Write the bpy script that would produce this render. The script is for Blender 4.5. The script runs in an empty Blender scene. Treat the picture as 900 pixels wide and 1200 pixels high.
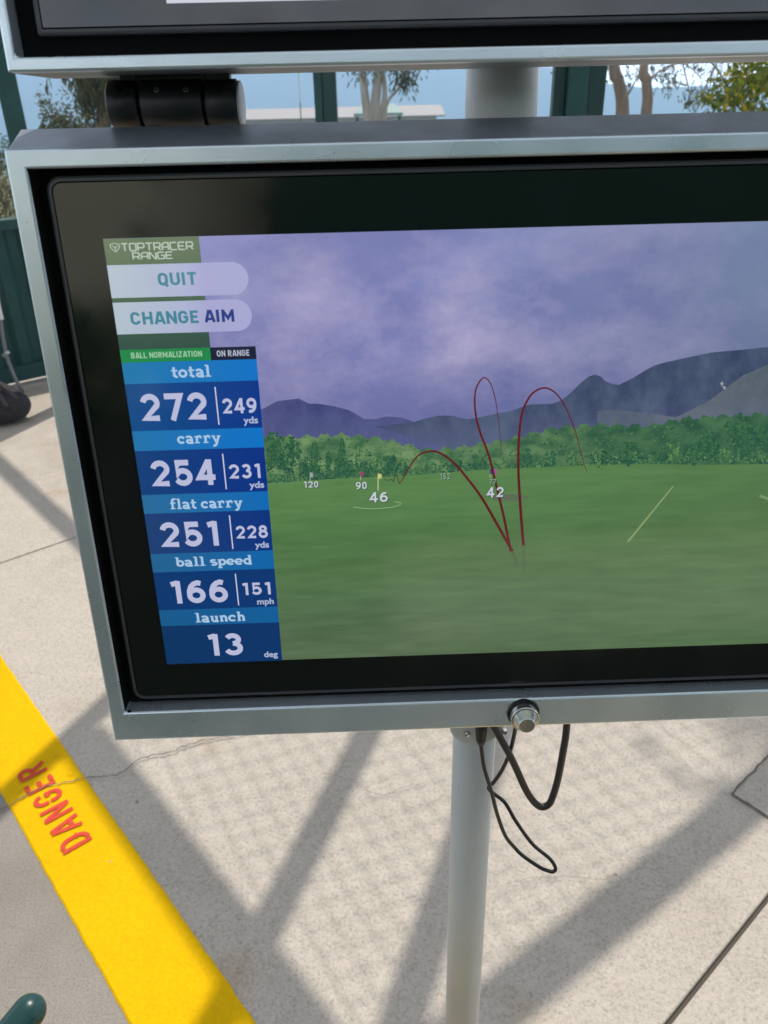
import bpy, bmesh, math, random
from mathutils import Vector, Matrix
from math import sin, cos, tan, pi, radians
C = bpy.context.scene.collection
sc = bpy.context.scene
random.seed(7)

# ------------------------------------------------------------------ camera, world, sun, exposure
H = 1.5                                   # eye height over the concrete
F, PITCH, ROLL = 919.64, 0.486180, -0.024223
cr_, sr_ = cos(ROLL), sin(ROLL)
_f = Vector((0, cos(PITCH), -sin(PITCH))); _u = Vector((0, sin(PITCH), cos(PITCH))); _r = Vector((1, 0, 0))
CR = cr_*_r + sr_*_u; CU = -sr_*_r + cr_*_u
CAM = Vector((0, 0, H))
cam = bpy.data.objects.new('camera', bpy.data.cameras.new('camera')); C.objects.link(cam)
m = Matrix((CR, CU, -_f)).transposed().to_4x4(); m.translation = CAM
cam.matrix_world = m
cam.data.sensor_fit = 'VERTICAL'; cam.data.sensor_height = 36.0
cam.data.lens = F*36.0/1200.0
cam.data.clip_start = 0.02; cam.data.clip_end = 20000
cam.data.dof.use_dof = True; cam.data.dof.focus_distance = 0.66; cam.data.dof.aperture_fstop = 14.0
sc.camera = cam

EXPO = 0.0
sc.cycles.volume_bounces = 4
sc.view_settings.view_transform = 'Standard'; sc.view_settings.look = 'None'
sc.view_settings.exposure = EXPO; sc.view_settings.gamma = 1.0
SUN_EL, SUN_AZ = radians(62), math.atan2(.36, .93)
w = bpy.data.worlds.new('World'); sc.world = w; w.use_nodes = True
nt = w.node_tree; nt.nodes.clear()
wo = nt.nodes.new('ShaderNodeOutputWorld'); bg = nt.nodes.new('ShaderNodeBackground'); bg.inputs[1].default_value = 0.092
sky = nt.nodes.new('ShaderNodeTexSky'); sky.sky_type = 'NISHITA'; sky.sun_disc = False
sky.sun_elevation = SUN_EL; sky.sun_rotation = SUN_AZ; sky.air_density = 1.0; sky.dust_density = 1.2
tcw = nt.nodes.new('ShaderNodeTexCoord'); mpw = nt.nodes.new('ShaderNodeMapping'); mpw.inputs['Scale'].default_value = (3, 3, 9)
nzw = nt.nodes.new('ShaderNodeTexNoise'); nzw.inputs['Scale'].default_value = 2.2; nzw.inputs['Detail'].default_value = 6
rmp = nt.nodes.new('ShaderNodeValToRGB'); rmp.color_ramp.elements[0].position = .38; rmp.color_ramp.elements[1].position = .58
mxw = nt.nodes.new('ShaderNodeMixRGB'); mxw.inputs[2].default_value = (9.6, 9.4, 9.2, 1)
nt.links.new(tcw.outputs['Generated'], mpw.inputs[0]); nt.links.new(mpw.outputs[0], nzw.inputs[0])
nt.links.new(nzw.outputs[0], rmp.inputs[0]); nt.links.new(rmp.outputs[0], mxw.inputs[0])
nt.links.new(sky.outputs[0], mxw.inputs[1])
spw = nt.nodes.new('ShaderNodeSeparateXYZ'); nt.links.new(tcw.outputs['Generated'], spw.inputs[0])     # bright hazy band low over the horizon
rzw = nt.nodes.new('ShaderNodeValToRGB'); rzw.color_ramp.elements[0].position = .03; rzw.color_ramp.elements[0].color = (1, 1, 1, 1); rzw.color_ramp.elements[1].position = .36; rzw.color_ramp.elements[1].color = (0, 0, 0, 1); q_ = rzw.color_ramp.elements.new(.12); q_.color = (.42, .42, .42, 1)
nt.links.new(spw.outputs[2], rzw.inputs[0])
mzw = nt.nodes.new('ShaderNodeMixRGB'); mzw.inputs[2].default_value = (62, 64, 67, 1)
nt.links.new(rzw.outputs[0], mzw.inputs[0]); nt.links.new(mxw.outputs[0], mzw.inputs[1]); nt.links.new(mzw.outputs[0], bg.inputs[0]); nt.links.new(bg.outputs[0], wo.inputs[0])
sl = bpy.data.lights.new('sun', 'SUN'); sl.energy = 3.85; sl.angle = radians(.6); sl.color = (1, .945, .87)
so = bpy.data.objects.new('sun', sl); C.objects.link(so)
SD = Vector((sin(SUN_AZ)*cos(SUN_EL), cos(SUN_AZ)*cos(SUN_EL), sin(SUN_EL)))
so.rotation_euler = SD.to_track_quat('Z', 'Y').to_euler(); so.location = (3, 8, 12)

# ------------------------------------------------------------------ helpers
def ray(x, y): return ((x-450)/F)*CR - ((y-600)/F)*CU + _f
def gnd(x, y, z=0.0):
    v = ray(x, y); return CAM + v*((z-H)/v.z)
def at(x, y, Y):
    v = ray(x, y); return CAM + v*(Y/v.y)
def lin(c): return tuple(((v/255)/12.92 if v/255 <= .04045 else ((v/255+.055)/1.055)**2.4) for v in c)

def mat(name, col=(.5, .5, .5), rough=.5, metal=0., ior=1.5, emit=None, es=1., build=None):
    M = bpy.data.materials.new(name); M.use_nodes = True
    b = M.node_tree.nodes['Principled BSDF']
    b.inputs['Base Color'].default_value = (*col, 1); b.inputs['Roughness'].default_value = rough
    b.inputs['Metallic'].default_value = metal; b.inputs['IOR'].default_value = ior
    if emit: b.inputs['Emission Color'].default_value = (*emit, 1); b.inputs['Emission Strength'].default_value = es
    if build: build(M.node_tree, b)
    return M
def N(nt, t, **kw):
    n = nt.nodes.new(t)
    for k, v in kw.items():
        if k in n.inputs: n.inputs[k].default_value = v
        else: setattr(n, k, v)
    return n
def ramp(nt, fac, stops):
    r = nt.nodes.new('ShaderNodeValToRGB'); e = r.color_ramp.elements
    while len(e) < len(stops): e.new(.5)
    for q, (p, c) in zip(e, stops):
        q.position = p; q.color = (*c, 1) if len(c) == 3 else c
    nt.links.new(fac, r.inputs[0]); return r
def noise(nt, scale, detail=4, coord='Object', mapscale=None, rough=.55, seed=0):
    t = nt.nodes.new('ShaderNodeTexCoord'); o = t.outputs[coord]
    if mapscale or seed:
        mp = nt.nodes.new('ShaderNodeMapping'); mp.inputs['Scale'].default_value = mapscale or (1, 1, 1)
        mp.inputs['Location'].default_value = (seed*3.7, seed*1.3, seed*2.1)
        nt.links.new(o, mp.inputs[0]); o = mp.outputs[0]
    n = nt.nodes.new('ShaderNodeTexNoise'); n.inputs['Scale'].default_value = scale; n.inputs['Detail'].default_value = detail
    n.inputs['Roughness'].default_value = rough
    nt.links.new(o, n.inputs[0]); return n.outputs[0]
def mixc(nt, fac, a, b, mode='MIX'):
    x = nt.nodes.new('ShaderNodeMixRGB'); x.blend_type = mode
    for i, v in enumerate((fac, a, b)):
        if isinstance(v, (int, float)): x.inputs[i].default_value = v
        elif isinstance(v, tuple): x.inputs[i].default_value = (*v, 1)
        else: nt.links.new(v, x.inputs[i])
    return x.outputs[0]
def bump(nt, b, h, strength=.3, dist=.01):
    bp = nt.nodes.new('ShaderNodeBump'); bp.inputs['Strength'].default_value = strength; bp.inputs['Distance'].default_value = dist
    nt.links.new(h, bp.inputs['Height']); nt.links.new(bp.outputs[0], b.inputs['Normal'])

def meshobj(name, bm, material=None, parent=None, smooth=False, bevel=0., seg=2):
    me = bpy.data.meshes.new(name); bm.to_mesh(me); bm.free()
    o = bpy.data.objects.new(name, me); C.objects.link(o)
    if material:
        for q in (material if isinstance(material, (list, tuple)) else [material]): me.materials.append(q)
    if smooth:
        for p_ in me.polygons: p_.use_smooth = True
    if bevel:
        md = o.modifiers.new('bevel', 'BEVEL'); md.width = bevel; md.segments = seg; md.limit_method = 'ANGLE'; md.angle_limit = radians(40)
    if parent: o.parent = parent
    return o
def tag(o, label=None, cat=None, group=None, kind=None):
    for k, v in (('label', label), ('category', cat), ('group', group), ('kind', kind)):
        if v: o[k] = v
    return o
def thing(name, label, cat, loc=(0, 0, 0), group=None, matrix=None):
    o = bpy.data.objects.new(name, None); C.objects.link(o); o.empty_display_size = .05
    if matrix is not None: o.matrix_world = matrix
    else: o.location = loc
    return tag(o, label, cat, group)

def box(bm, lo, hi, M=None, mi=0):
    vs = [bm.verts.new(Vector((x, y, z))) for x in (lo[0], hi[0]) for y in (lo[1], hi[1]) for z in (lo[2], hi[2])]
    if M is not None:
        for v in vs: v.co = M @ v.co
    for a in ((0, 1, 3, 2), (4, 6, 7, 5), (0, 4, 5, 1), (2, 3, 7, 6), (0, 2, 6, 4), (1, 5, 7, 3)):
        f = bm.faces.new([vs[i] for i in a]); f.material_index = mi
    return vs
def frame_of(a, b):
    d = (b-a).normalized(); up = Vector((0, 0, 1)) if abs(d.z) < .95 else Vector((0, 1, 0))
    x = d.cross(up).normalized(); y = x.cross(d).normalized()
    return x, y
def tube(bm, pts, rad, n=10, caps=True, mi=0):
    pts = [Vector(p) for p in pts]; R = rad if isinstance(rad, (list, tuple)) else [rad]*len(pts)
    rings = []; x = y = None
    for i, p in enumerate(pts):
        d = ((pts[min(i+1, len(pts)-1)] - pts[max(i-1, 0)])).normalized()
        if x is None: x, y = frame_of(pts[0], pts[0]+d)
        else:
            x = (x - d*x.dot(d)).normalized(); y = d.cross(x)
        rings.append([bm.verts.new(p + (x*cos(2*pi*k/n) + y*sin(2*pi*k/n))*R[i]) for k in range(n)])
    for a, b in zip(rings, rings[1:]):
        for k in range(n):
            f = bm.faces.new((a[k], a[(k+1) % n], b[(k+1) % n], b[k])); f.smooth = True; f.material_index = mi
    if caps:
        for r in (rings[0][::-1], rings[-1]):
            f = bm.faces.new(r); f.material_index = mi
def beam(bm, a, b, w, h, mi=0):
    a, b = Vector(a), Vector(b); x, y = frame_of(a, b)
    r = []
    for p in (a, b):
        r.append([bm.verts.new(p + x*sx*w/2 + y*sy*h/2) for sx, sy in ((-1, -1), (1, -1), (1, 1), (-1, 1))])
    for k in range(4): bm.faces.new((r[0][k], r[0][(k+1) % 4], r[1][(k+1) % 4], r[1][k])).material_index = mi
    bm.faces.new(r[0][::-1]); bm.faces.new(r[1])
def catmull(pts, n=8):
    pts = [Vector(p) for p in pts]; out = []
    for i in range(len(pts)-1):
        p0 = pts[max(i-1, 0)]; p1 = pts[i]; p2 = pts[i+1]; p3 = pts[min(i+2, len(pts)-1)]
        for k in range(n):
            t = k/n
            out.append(.5*((2*p1) + (p2-p0)*t + (2*p0-5*p1+4*p2-p3)*t*t + (3*p1-p0-3*p2+p3)*t**3))
    out.append(pts[-1]); return out
def lathe(bm, prof, M, n=32, mi=0):          # prof: (radius, z) pairs
    rings = [[bm.verts.new(M @ Vector((r*cos(2*pi*k/n), r*sin(2*pi*k/n), z))) for k in range(n)] for r, z in prof]
    for a, b in zip(rings, rings[1:]):
        for k in range(n): bm.faces.new((a[k], a[(k+1) % n], b[(k+1) % n], b[k])).material_index = mi
    bm.faces.new(rings[0][::-1]).material_index = mi; bm.faces.new(rings[-1]).material_index = mi

E1 = Vector((.764, .645, 0)).normalized(); E2 = Vector((.645, -.764, 0)).normalized()   # across / along the painted line

# ------------------------------------------------------------------ materials
def concrete(base, dark, light, grain, gb):
    def f(nt, b):
        big = noise(nt, 1.7, 5); mid = noise(nt, 14, 5, seed=3); fine = noise(nt, grain, 3, rough=.75, seed=5); spk = noise(nt, grain*2.6, 2, seed=9)
        c = ramp(nt, big, [(.3, tuple(v*.87 for v in base)), (.7, tuple(v*1.09 for v in base))]).outputs[0]
        c = mixc(nt, .30, c, ramp(nt, mid, [(.34, dark), (.66, light)]).outputs[0])
        c = mixc(nt, .56, c, ramp(nt, fine, [(.30, tuple(v*.40 for v in base)), (.47, base), (.70, tuple(min(1, v*1.35) for v in base))]).outputs[0])
        pit = ramp(nt, spk, [(.29, (0, 0, 0)), (.36, (1, 1, 1))]).outputs[0]
        c = mixc(nt, pit, tuple(v*.55 for v in base), c)
        st = ramp(nt, noise(nt, 3.1, 3, seed=21), [(.64, (1, 1, 1)), (.76, (.90, .83, .74))]).outputs[0]
        c = mixc(nt, 1., c, st, 'MULTIPLY')
        st2 = ramp(nt, noise(nt, .9, 6, seed=31, rough=.7), [(.50, (1, 1, 1)), (.70, (.80, .78, .75))]).outputs[0]
        c = mixc(nt, 1., c, st2, 'MULTIPLY')
        vo = nt.nodes.new('ShaderNodeTexVoronoi'); vo.inputs['Scale'].default_value = 5.5; tcv = nt.nodes.new('ShaderNodeTexCoord'); nt.links.new(tcv.outputs['Object'], vo.inputs['Vector'])
        sp = ramp(nt, vo.outputs['Distance'], [(.020, (.45, .42, .40)), (.034, (1, 1, 1))]).outputs[0]
        c = mixc(nt, 1., c, sp, 'MULTIPLY')
        nt.links.new(c, b.inputs['Base Color']); bump(nt, b, fine, gb, .004)
    return f
M_conc = mat('concrete', rough=.9, build=concrete((.480, .422, .355), (.375, .325, .272), (.565, .50, .425), 165, .4))
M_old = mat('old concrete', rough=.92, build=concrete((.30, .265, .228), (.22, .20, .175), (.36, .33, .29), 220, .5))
M_patch = mat('patch concrete', rough=.92, build=concrete((.455, .40, .337), (.36, .31, .26), (.54, .48, .41), 180, .35))
M_dirt = mat('joint dirt', (.10, .082, .066), .95)
M_crack = mat('crack dirt', (.15, .125, .105), .95)
def yel(nt, b):
    fine = noise(nt, 120, 3, rough=.7); big = noise(nt, 4, 4, seed=2); chip = noise(nt, 38, 4, seed=6, rough=.7)
    c = ramp(nt, big, [(.3, (.74, .415, .002)), (.7, (.80, .475, .003))]).outputs[0]
    c = mixc(nt, .35, c, ramp(nt, fine, [(.3, (.62, .31, .002)), (.7, (.86, .53, .004))]).outputs[0])
    k = ramp(nt, chip, [(.262, (0, 0, 0)), (.292, (1, 1, 1))]).outputs[0]
    c = mixc(nt, k, (.36, .32, .26), c)
    sc2 = noise(nt, 9, 5, mapscale=(1, 1, 1), seed=14, rough=.7)
    c = mixc(nt, 1., c, ramp(nt, sc2, [(.60, (1, 1, 1)), (.74, (.80, .76, .70))]).outputs[0], 'MULTIPLY')
    nt.links.new(c, b.inputs['Base Color']); bump(nt, b, fine, .55, .004)
M_yel = mat('yellow road paint', rough=.85, ior=1.15, build=yel)
def redp(nt, b):
    fine = noise(nt, 150, 3, rough=.7)
    nt.links.new(ramp(nt, fine, [(.3, (.60, .034, .012)), (.62, (.66, .048, .016)), (.78, (.74, .24, .02))]).outputs[0], b.inputs['Base Color']); bump(nt, b, fine, .5, .004)
M_red = mat('red stencil paint', rough=.7, build=redp)
def paint(col, v=.06, sc_=40, r=.4):
    def f(nt, b):
        n = noise(nt, sc_, 4); c = ramp(nt, n, [(.3, tuple(x*(1-v) for x in col)), (.7, tuple(min(1, x*(1+v)) for x in col))]).outputs[0]
        nt.links.new(c, b.inputs['Base Color'])
        nt.links.new(ramp(nt, noise(nt, sc_*.6, 3, seed=4), [(.3, (r*.85,)*3), (.7, (r*1.2,)*3)]).outputs[0], b.inputs['Roughness'])
        scr = noise(nt, 70, 3, mapscale=(1, 9, 1), seed=8, rough=.7); spk = noise(nt, 240, 2, seed=12)
        c2 = mixc(nt, ramp(nt, scr, [(.70, (0, 0, 0)), (.78, (.45, .45, .45))]).outputs[0], c, tuple(min(1, x*1.5+.05) for x in col))
        c2 = mixc(nt, ramp(nt, spk, [(.215, (1, 1, 1)), (.25, (0, 0, 0))]).outputs[0], c2, tuple(x*.45 for x in col))
        nt.links.new(c2, b.inputs['Base Color'])
        bump(nt, b, noise(nt, 900, 2), .04, .001)
    return f
M_frame = mat('silver powder coat', metal=.80, build=paint((.73, .82, .865), .04, 25, .29))
M_shell = mat('grey steel shell', metal=.4, build=paint((.22, .245, .28), .10, 60, .38))
M_pole = mat('silver pole paint', metal=.0, build=paint((.50, .515, .495), .05, 12, .42))
M_blk = mat('black plastic', (.007, .007, .008), .42, build=lambda nt, b: bump(nt, b, noise(nt, 300, 3), .05, .001))
M_recess = mat('matte black recess', (.004, .004, .004), .85, ior=1.2)
M_rim = mat('dark rim', (.055, .056, .06), .38)
def glassy(nt, b):
    sm = noise(nt, 22, 5); wipe = noise(nt, 9, 6, mapscale=(1.8, .5, 1), seed=5, rough=.7)
    r_ = mixc(nt, .5, ramp(nt, sm, [(.35, (.06,)*3), (.7, (.13,)*3)]).outputs[0], ramp(nt, wipe, [(.42, (.05,)*3), (.66, (.20,)*3)]).outputs[0])
    nt.links.new(r_, b.inputs['Roughness'])
M_glass = mat('black glass', (.003, .0035, .004), .07, ior=1.8, build=glassy)
M_cable = mat('black cable', (.014, .014, .015), .38)
M_metal = mat('turned steel', (.62, .60, .56), .24, 1.0, build=lambda nt, b: nt.links.new(ramp(nt, noise(nt, 60, 3, mapscale=(1, 1, 9)), [(.3, (.16,)*3), (.7, (.34,)*3)]).outputs[0], b.inputs['Roughness']))
M_green = mat('green steel paint', build=paint((.007, .058, .055), .14, 8, .62))
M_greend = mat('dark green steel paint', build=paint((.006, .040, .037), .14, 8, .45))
M_tube = mat('dark green enamel', build=paint((.006, .045, .042), .10, 20, .34))
M_galv = mat('galvanised wire', (.32, .33, .34), .45, .8)
M_bag = mat('black nylon', rough=.8, build=lambda nt, b: (nt.links.new(ramp(nt, noise(nt, 30, 4), [(.3, (.010, .009, .010)), (.7, (.028, .024, .028))]).outputs[0], b.inputs['Base Color']), bump(nt, b, noise(nt, 60, 4), .5, .01)))
M_strap = mat('grey strap', (.055, .045, .05), .75)
M_white = mat('white card', (.75, .75, .74), .6)
M_grtube = mat('grey steel tube', (.22, .24, .26), .4, .3)

# ------------------------------------------------------------------ ground
R_line = Vector((-.632, 1.282, 0))
a_R = R_line.dot(E1); a_L = a_R - .176                                   # painted line edges across E1
v_j1 = Vector((.63, .937, 0)).dot(E2); v_j2 = Vector((-1.32, 2.60, 0)).dot(E2)
def floor_sheet():
    bm = bmesh.new()
    joints = [(v_j2-2.54, .003), (v_j2, .0035), (v_j1, .0042), (v_j1+2.54, .0055), (v_j1+5.08, .0055)]
    prof = [(-9.0, 0, 0)]
    for v, hw in joints:
        prof += [(v-hw*1.9, 0, 0), (v-hw*1.3, -.0015, 0), (v-hw, -.006, 1), (v-hw*.8, -.010, 1), (v+hw*.8, -.010, 1), (v+hw, -.006, 1), (v+hw*1.3, -.0015, 0), (v+hw*1.9, 0, 0)]
    prof += [(12.0, 0, 0)]
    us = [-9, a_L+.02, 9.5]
    rows = [[bm.verts.new(E1*u + E2*v + Vector((0, 0, z))) for u in us] for v, z, k in prof]
    for i in range(len(prof)-1):
        for j in range(2):
            f = bm.faces.new((rows[i][j], rows[i+1][j], rows[i+1][j+1], rows[i][j+1]))
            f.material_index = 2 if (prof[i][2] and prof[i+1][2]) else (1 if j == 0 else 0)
    bmesh.ops.recalc_face_normals(bm, faces=bm.faces)
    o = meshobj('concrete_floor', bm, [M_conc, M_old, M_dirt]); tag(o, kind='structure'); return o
floor = floor_sheet()
if floor.data.polygons[0].normal.z < 0: floor.data.flip_normals()
def terrain():
    bm = bmesh.new(); n = 60
    def hgt(x, y):
        d = max(abs(x)/9.5, abs(y-1)/10)
        t = min(1, max(0, (y-9)/90)); q = min(1, max(0, (y-100)/600)); return -.06 - 5.2*t*t*(3-2*t) - 58*q*q*(3-2*q)
    xs = [-1880, -1200, -500, -200, -100, -50, -25, -12, -8, -4, 0, 4, 8, 12, 25, 50, 100, 200, 500, 1200, 1880]
    ys = [-1880, -1000, -200, -60, -20, -8, 0, 6, 9, 14, 20, 28, 36, 46, 58, 72, 90, 120, 200, 500, 700, 1100, 1880]
    g = [[bm.verts.new((x, y, hgt(x, y))) for x in xs] for y in ys]
    for i in range(len(ys)-1):
        for j in range(len(xs)-1): bm.faces.new((g[i][j], g[i][j+1], g[i+1][j+1], g[i+1][j]))
    def gr(nt, b):
        c = ramp(nt, noise(nt, .6, 6), [(.3, (.05, .075, .022)), (.7, (.13, .13, .05))]).outputs[0]; nt.links.new(c, b.inputs['Base Color'])
    return tag(meshobj('ground', bm, mat('dry grass', rough=.95, build=gr), smooth=True), kind='structure')
terrain()

def strip(pts, widths, z):                 # ragged flat strip through ground points
    bm = bmesh.new(); L = []
    pts = [Vector((p[0], p[1], 0)) for p in pts]
    for i, p in enumerate(pts):
        d = (pts[min(i+1, len(pts)-1)]-pts[max(i-1, 0)]).normalized(); nrm = Vector((-d.y, d.x, 0)); w_ = widths(i/(len(pts)-1))
        L.append((bm.verts.new(p+nrm*w_/2+Vector((0, 0, z))), bm.verts.new(p-nrm*w_/2+Vector((0, 0, z)))))
    for a, b in zip(L, L[1:]): bm.faces.new((a[1], b[1], b[0], a[0]))
    return bm
def wander(px, n, amp, rnd):
    base = catmull([gnd(*q) for q in px], n); out = []
    for i, p in enumerate(base):
        d = (base[min(i+1, len(base)-1)]-base[max(i-1, 0)]).normalized(); out.append(p + Vector((-d.y, d.x, 0))*rnd.uniform(-amp, amp))
    return out
rk = random.Random(3)
for px, wd in (([(-60, 972), (0, 952), (45, 928), (70, 921), (100, 915), (130, 912), (145, 907), (160, 895), (176, 889), (200, 884), (225, 874), (250, 868), (275, 864), (330, 850), (420, 835)], .0036),
               ([(340, 903), (380, 910), (412, 917), (432, 930), (452, 934), (478, 924), (498, 920)], .0012), ([(590, 1040), (640, 1030), (700, 1034), (720, 1026)], .0010),
               ([(470, 942), (486, 950), (505, 944), (520, 935)], .0012), ([(190, 1040), (215, 1036), (250, 1042)], .0009)):
    P = wander(px, 7, .0035, rk)
    o = meshobj('crack', strip(P, lambda t, wd=wd: wd*(.45+rk.random()*.75)*(1 if wd > .003 else .8), .0085), M_crack, floor)
# cracked square patch at the right
pa = gnd(857, 932); pb = pa + E1*.75; pd = pa + E2*.55
bm = bmesh.new(); z = Vector((0, 0, .003)); bm.faces.new([bm.verts.new(q+z) for q in (pa, pd, pd+E1*.75, pb)])
meshobj('repair_patch', bm, M_patch, floor)
for a, b in ((pa, pb), (pa, pd)):
    P = [a.lerp(b, t/40) + Vector((rk.uniform(-.002, .002), rk.uniform(-.002, .002), 0)) for t in range(41)]
    meshobj('joint', strip(P, lambda t: .003+rk.random()*.0035, .006), M_crack, floor)

# the painted line, with its stencilled word
bm = bmesh.new(); v0, v1 = -5.0, 1.2; n = 260
rw = random.Random(5); cols = []
for i in range(n+1):
    v = v0+(v1-v0)*i/n; e0 = rw.uniform(-.0012, .0012); e1 = rw.uniform(-.0012, .0012)
    cols.append([bm.verts.new(E1*u + E2*v + Vector((0, 0, z))) for u, z in ((a_L+e0, .0006), (a_L+.004+e0, .004), (a_R-.006+e1, .004), (a_R+e1, .0006))])
for a, b in zip(cols, cols[1:]):
    for k in range(3): bm.faces.new((a[k], b[k], b[k+1], a[k+1]))
stripe = tag(meshobj('painted_line', bm, M_yel), 'yellow painted line on the concrete with red stencilled DANGER', 'floor marking')
def stroke_bm(bm, polys, w, xf, z0=0., dz=0., mi=0):
    """flat strips along 2-D polylines; xf maps (x, y, z) to space"""
    for si, pl in enumerate(polys):
        ww = w
        if isinstance(pl, tuple) and len(pl) == 2 and isinstance(pl[0], list): pl, ww = pl
        closed = (Vector(pl[0])-Vector(pl[-1])).length < 1e-6
        P = [Vector(q) for q in pl]; n = len(P); L = []
        for i in range(n):
            a = P[i-1] if i > 0 else (P[-2] if closed else None); b = P[i+1] if i < n-1 else (P[1] if closed else None)
            d1 = (P[i]-a).normalized() if a is not None else None; d2 = (b-P[i]).normalized() if b is not None else None
            if d1 is None: d1 = d2
            if d2 is None: d2 = d1
            t = (d1+d2); t = t.normalized() if t.length > 1e-4 else d1
            nv = Vector((-t.y, t.x)); k = 1/max(.5, nv.dot(Vector((-d1.y, d1.x))))
            L.append((P[i]+nv*ww/2*k, P[i]-nv*ww/2*k))
        V = [[bm.verts.new(xf(q.x, q.y, z0+si*dz)) for q in pr] for pr in L]
        for a, b in zip(V, V[1:]): bm.faces.new((a[1], b[1], b[0], a[0])).material_index = mi
def arc(cx, cy, rx, ry, a0, a1, n=12): return [(cx+rx*cos(radians(a0+(a1-a0)*i/n)), cy+ry*sin(radians(a0+(a1-a0)*i/n))) for i in range(n+1)]
STEN = {  # narrow stencil capitals, unit height, width about .62
 'D': [[(.08, 0), (.08, 1)], [(.2, .93)] + arc(.24, .62, .27, .31, 80, 0, 8) + [(.51, .38)] + arc(.24, .38, .27, .31, 0, -80, 8) + [(.2, .07)]],
 'A': [[(.05, 0), (.27, 1)], [(.57, 0), (.35, 1)], [(.2, .30), (.43, .30)]],
 'N': [[(.08, 0), (.08, 1)], [(.54, 0), (.54, 1)], [(.12, .95), (.50, .05)]],
 'G': [arc(.31, .66, .23, .27, 10, 178, 10) + [(.08, .54)], [(.08, .46)] + arc(.31, .33, .23, .26, 182, 360, 10) + [(.54, .48), (.36, .48)]],
 'E': [[(.09, 0), (.09, 1)], [(.2, .93), (.54, .93)], [(.2, .5), (.47, .5)], [(.2, .07), (.54, .07)]],
 'R': [[(.08, 0), (.08, 1)], [(.2, .93), (.32, .93)] + arc(.34, .72, .18, .21, 80, -80, 8) + [(.2, .51)], [(.32, .46), (.55, 0)]]}
bm = bmesh.new(); base = gnd(109, 985); rd = -E2; updir = -E1; hL = .0665; adv = .0565
for i, ch in enumerate('DANGER'):
    o0 = base + rd*(i*adv)
    stroke_bm(bm, STEN[ch], .16, lambda x, y, z, o0=o0: o0 + rd*x*.066 + updir*y*hL + Vector((0, 0, z)), .0072, .0002)
bmesh.ops.recalc_face_normals(bm, faces=bm.faces)
for f in bm.faces:
    if f.normal.z < 0: f.normal_flip()
meshobj('lettering', bm, M_red, stripe)

# ------------------------------------------------------------------ hills and low buildings far off
def hills():
    bm = bmesh.new(); rh = random.Random(2); D = 1350
    prof = [(-900, 3.2), (-300, 3.4), (0, 3.3), (150, 3.1), (280, 3.0), (350, 2.75), (400, 2.35), (450, 2.05), (500, 2.15), (545, 2.5), (590, 2.1), (640, 1.45), (700, .5), (760, .15), (840, .2), (950, .5), (1300, 1.0), (2000, 1.0)]
    X = []
    for i in range(len(prof)-1):
        for k in range(10):
            t = k/10; s = t*t*(3-2*t); X.append((prof[i][0]+(prof[i+1][0]-prof[i][0])*t, prof[i][1]+(prof[i+1][1]-prof[i][1])*s + rh.uniform(-.035, .035)))
    rows = []
    for q, (dd, kk) in enumerate(((0, 0), (.06, .35), (.12, .7), (.2, 1.0), (.25, .8), (.3, .1))):
        row = []
        for x, e in X:
            v = ray(x, 114); v = Vector((v.x, v.y, 0)).normalized()
            Dq = D*(1+dd); z = H + D*1.2*tan(radians(e))*kk*(1 if kk == 1 else 1+rh.uniform(-.12, .12)) - 66*(1-kk)**1.5
            row.append(bm.verts.new((v.x*Dq, v.y*Dq, z)))
        rows.append(row)
    for a, b in zip(rows, rows[1:]):
        for k in range(len(X)-1): bm.faces.new((a[k], a[k+1], b[k+1], b[k]))
    def hc(nt, b):
        c = ramp(nt, noise(nt, .02, 6, rough=.65), [(.35, (.03, .05, .025)), (.65, (.075, .085, .045))]).outputs[0]; nt.links.new(c, b.inputs['Base Color'])
    return tag(meshobj('hills', bm, mat('wooded hillside', rough=1., build=hc), smooth=True), kind='structure')
hills()
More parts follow.
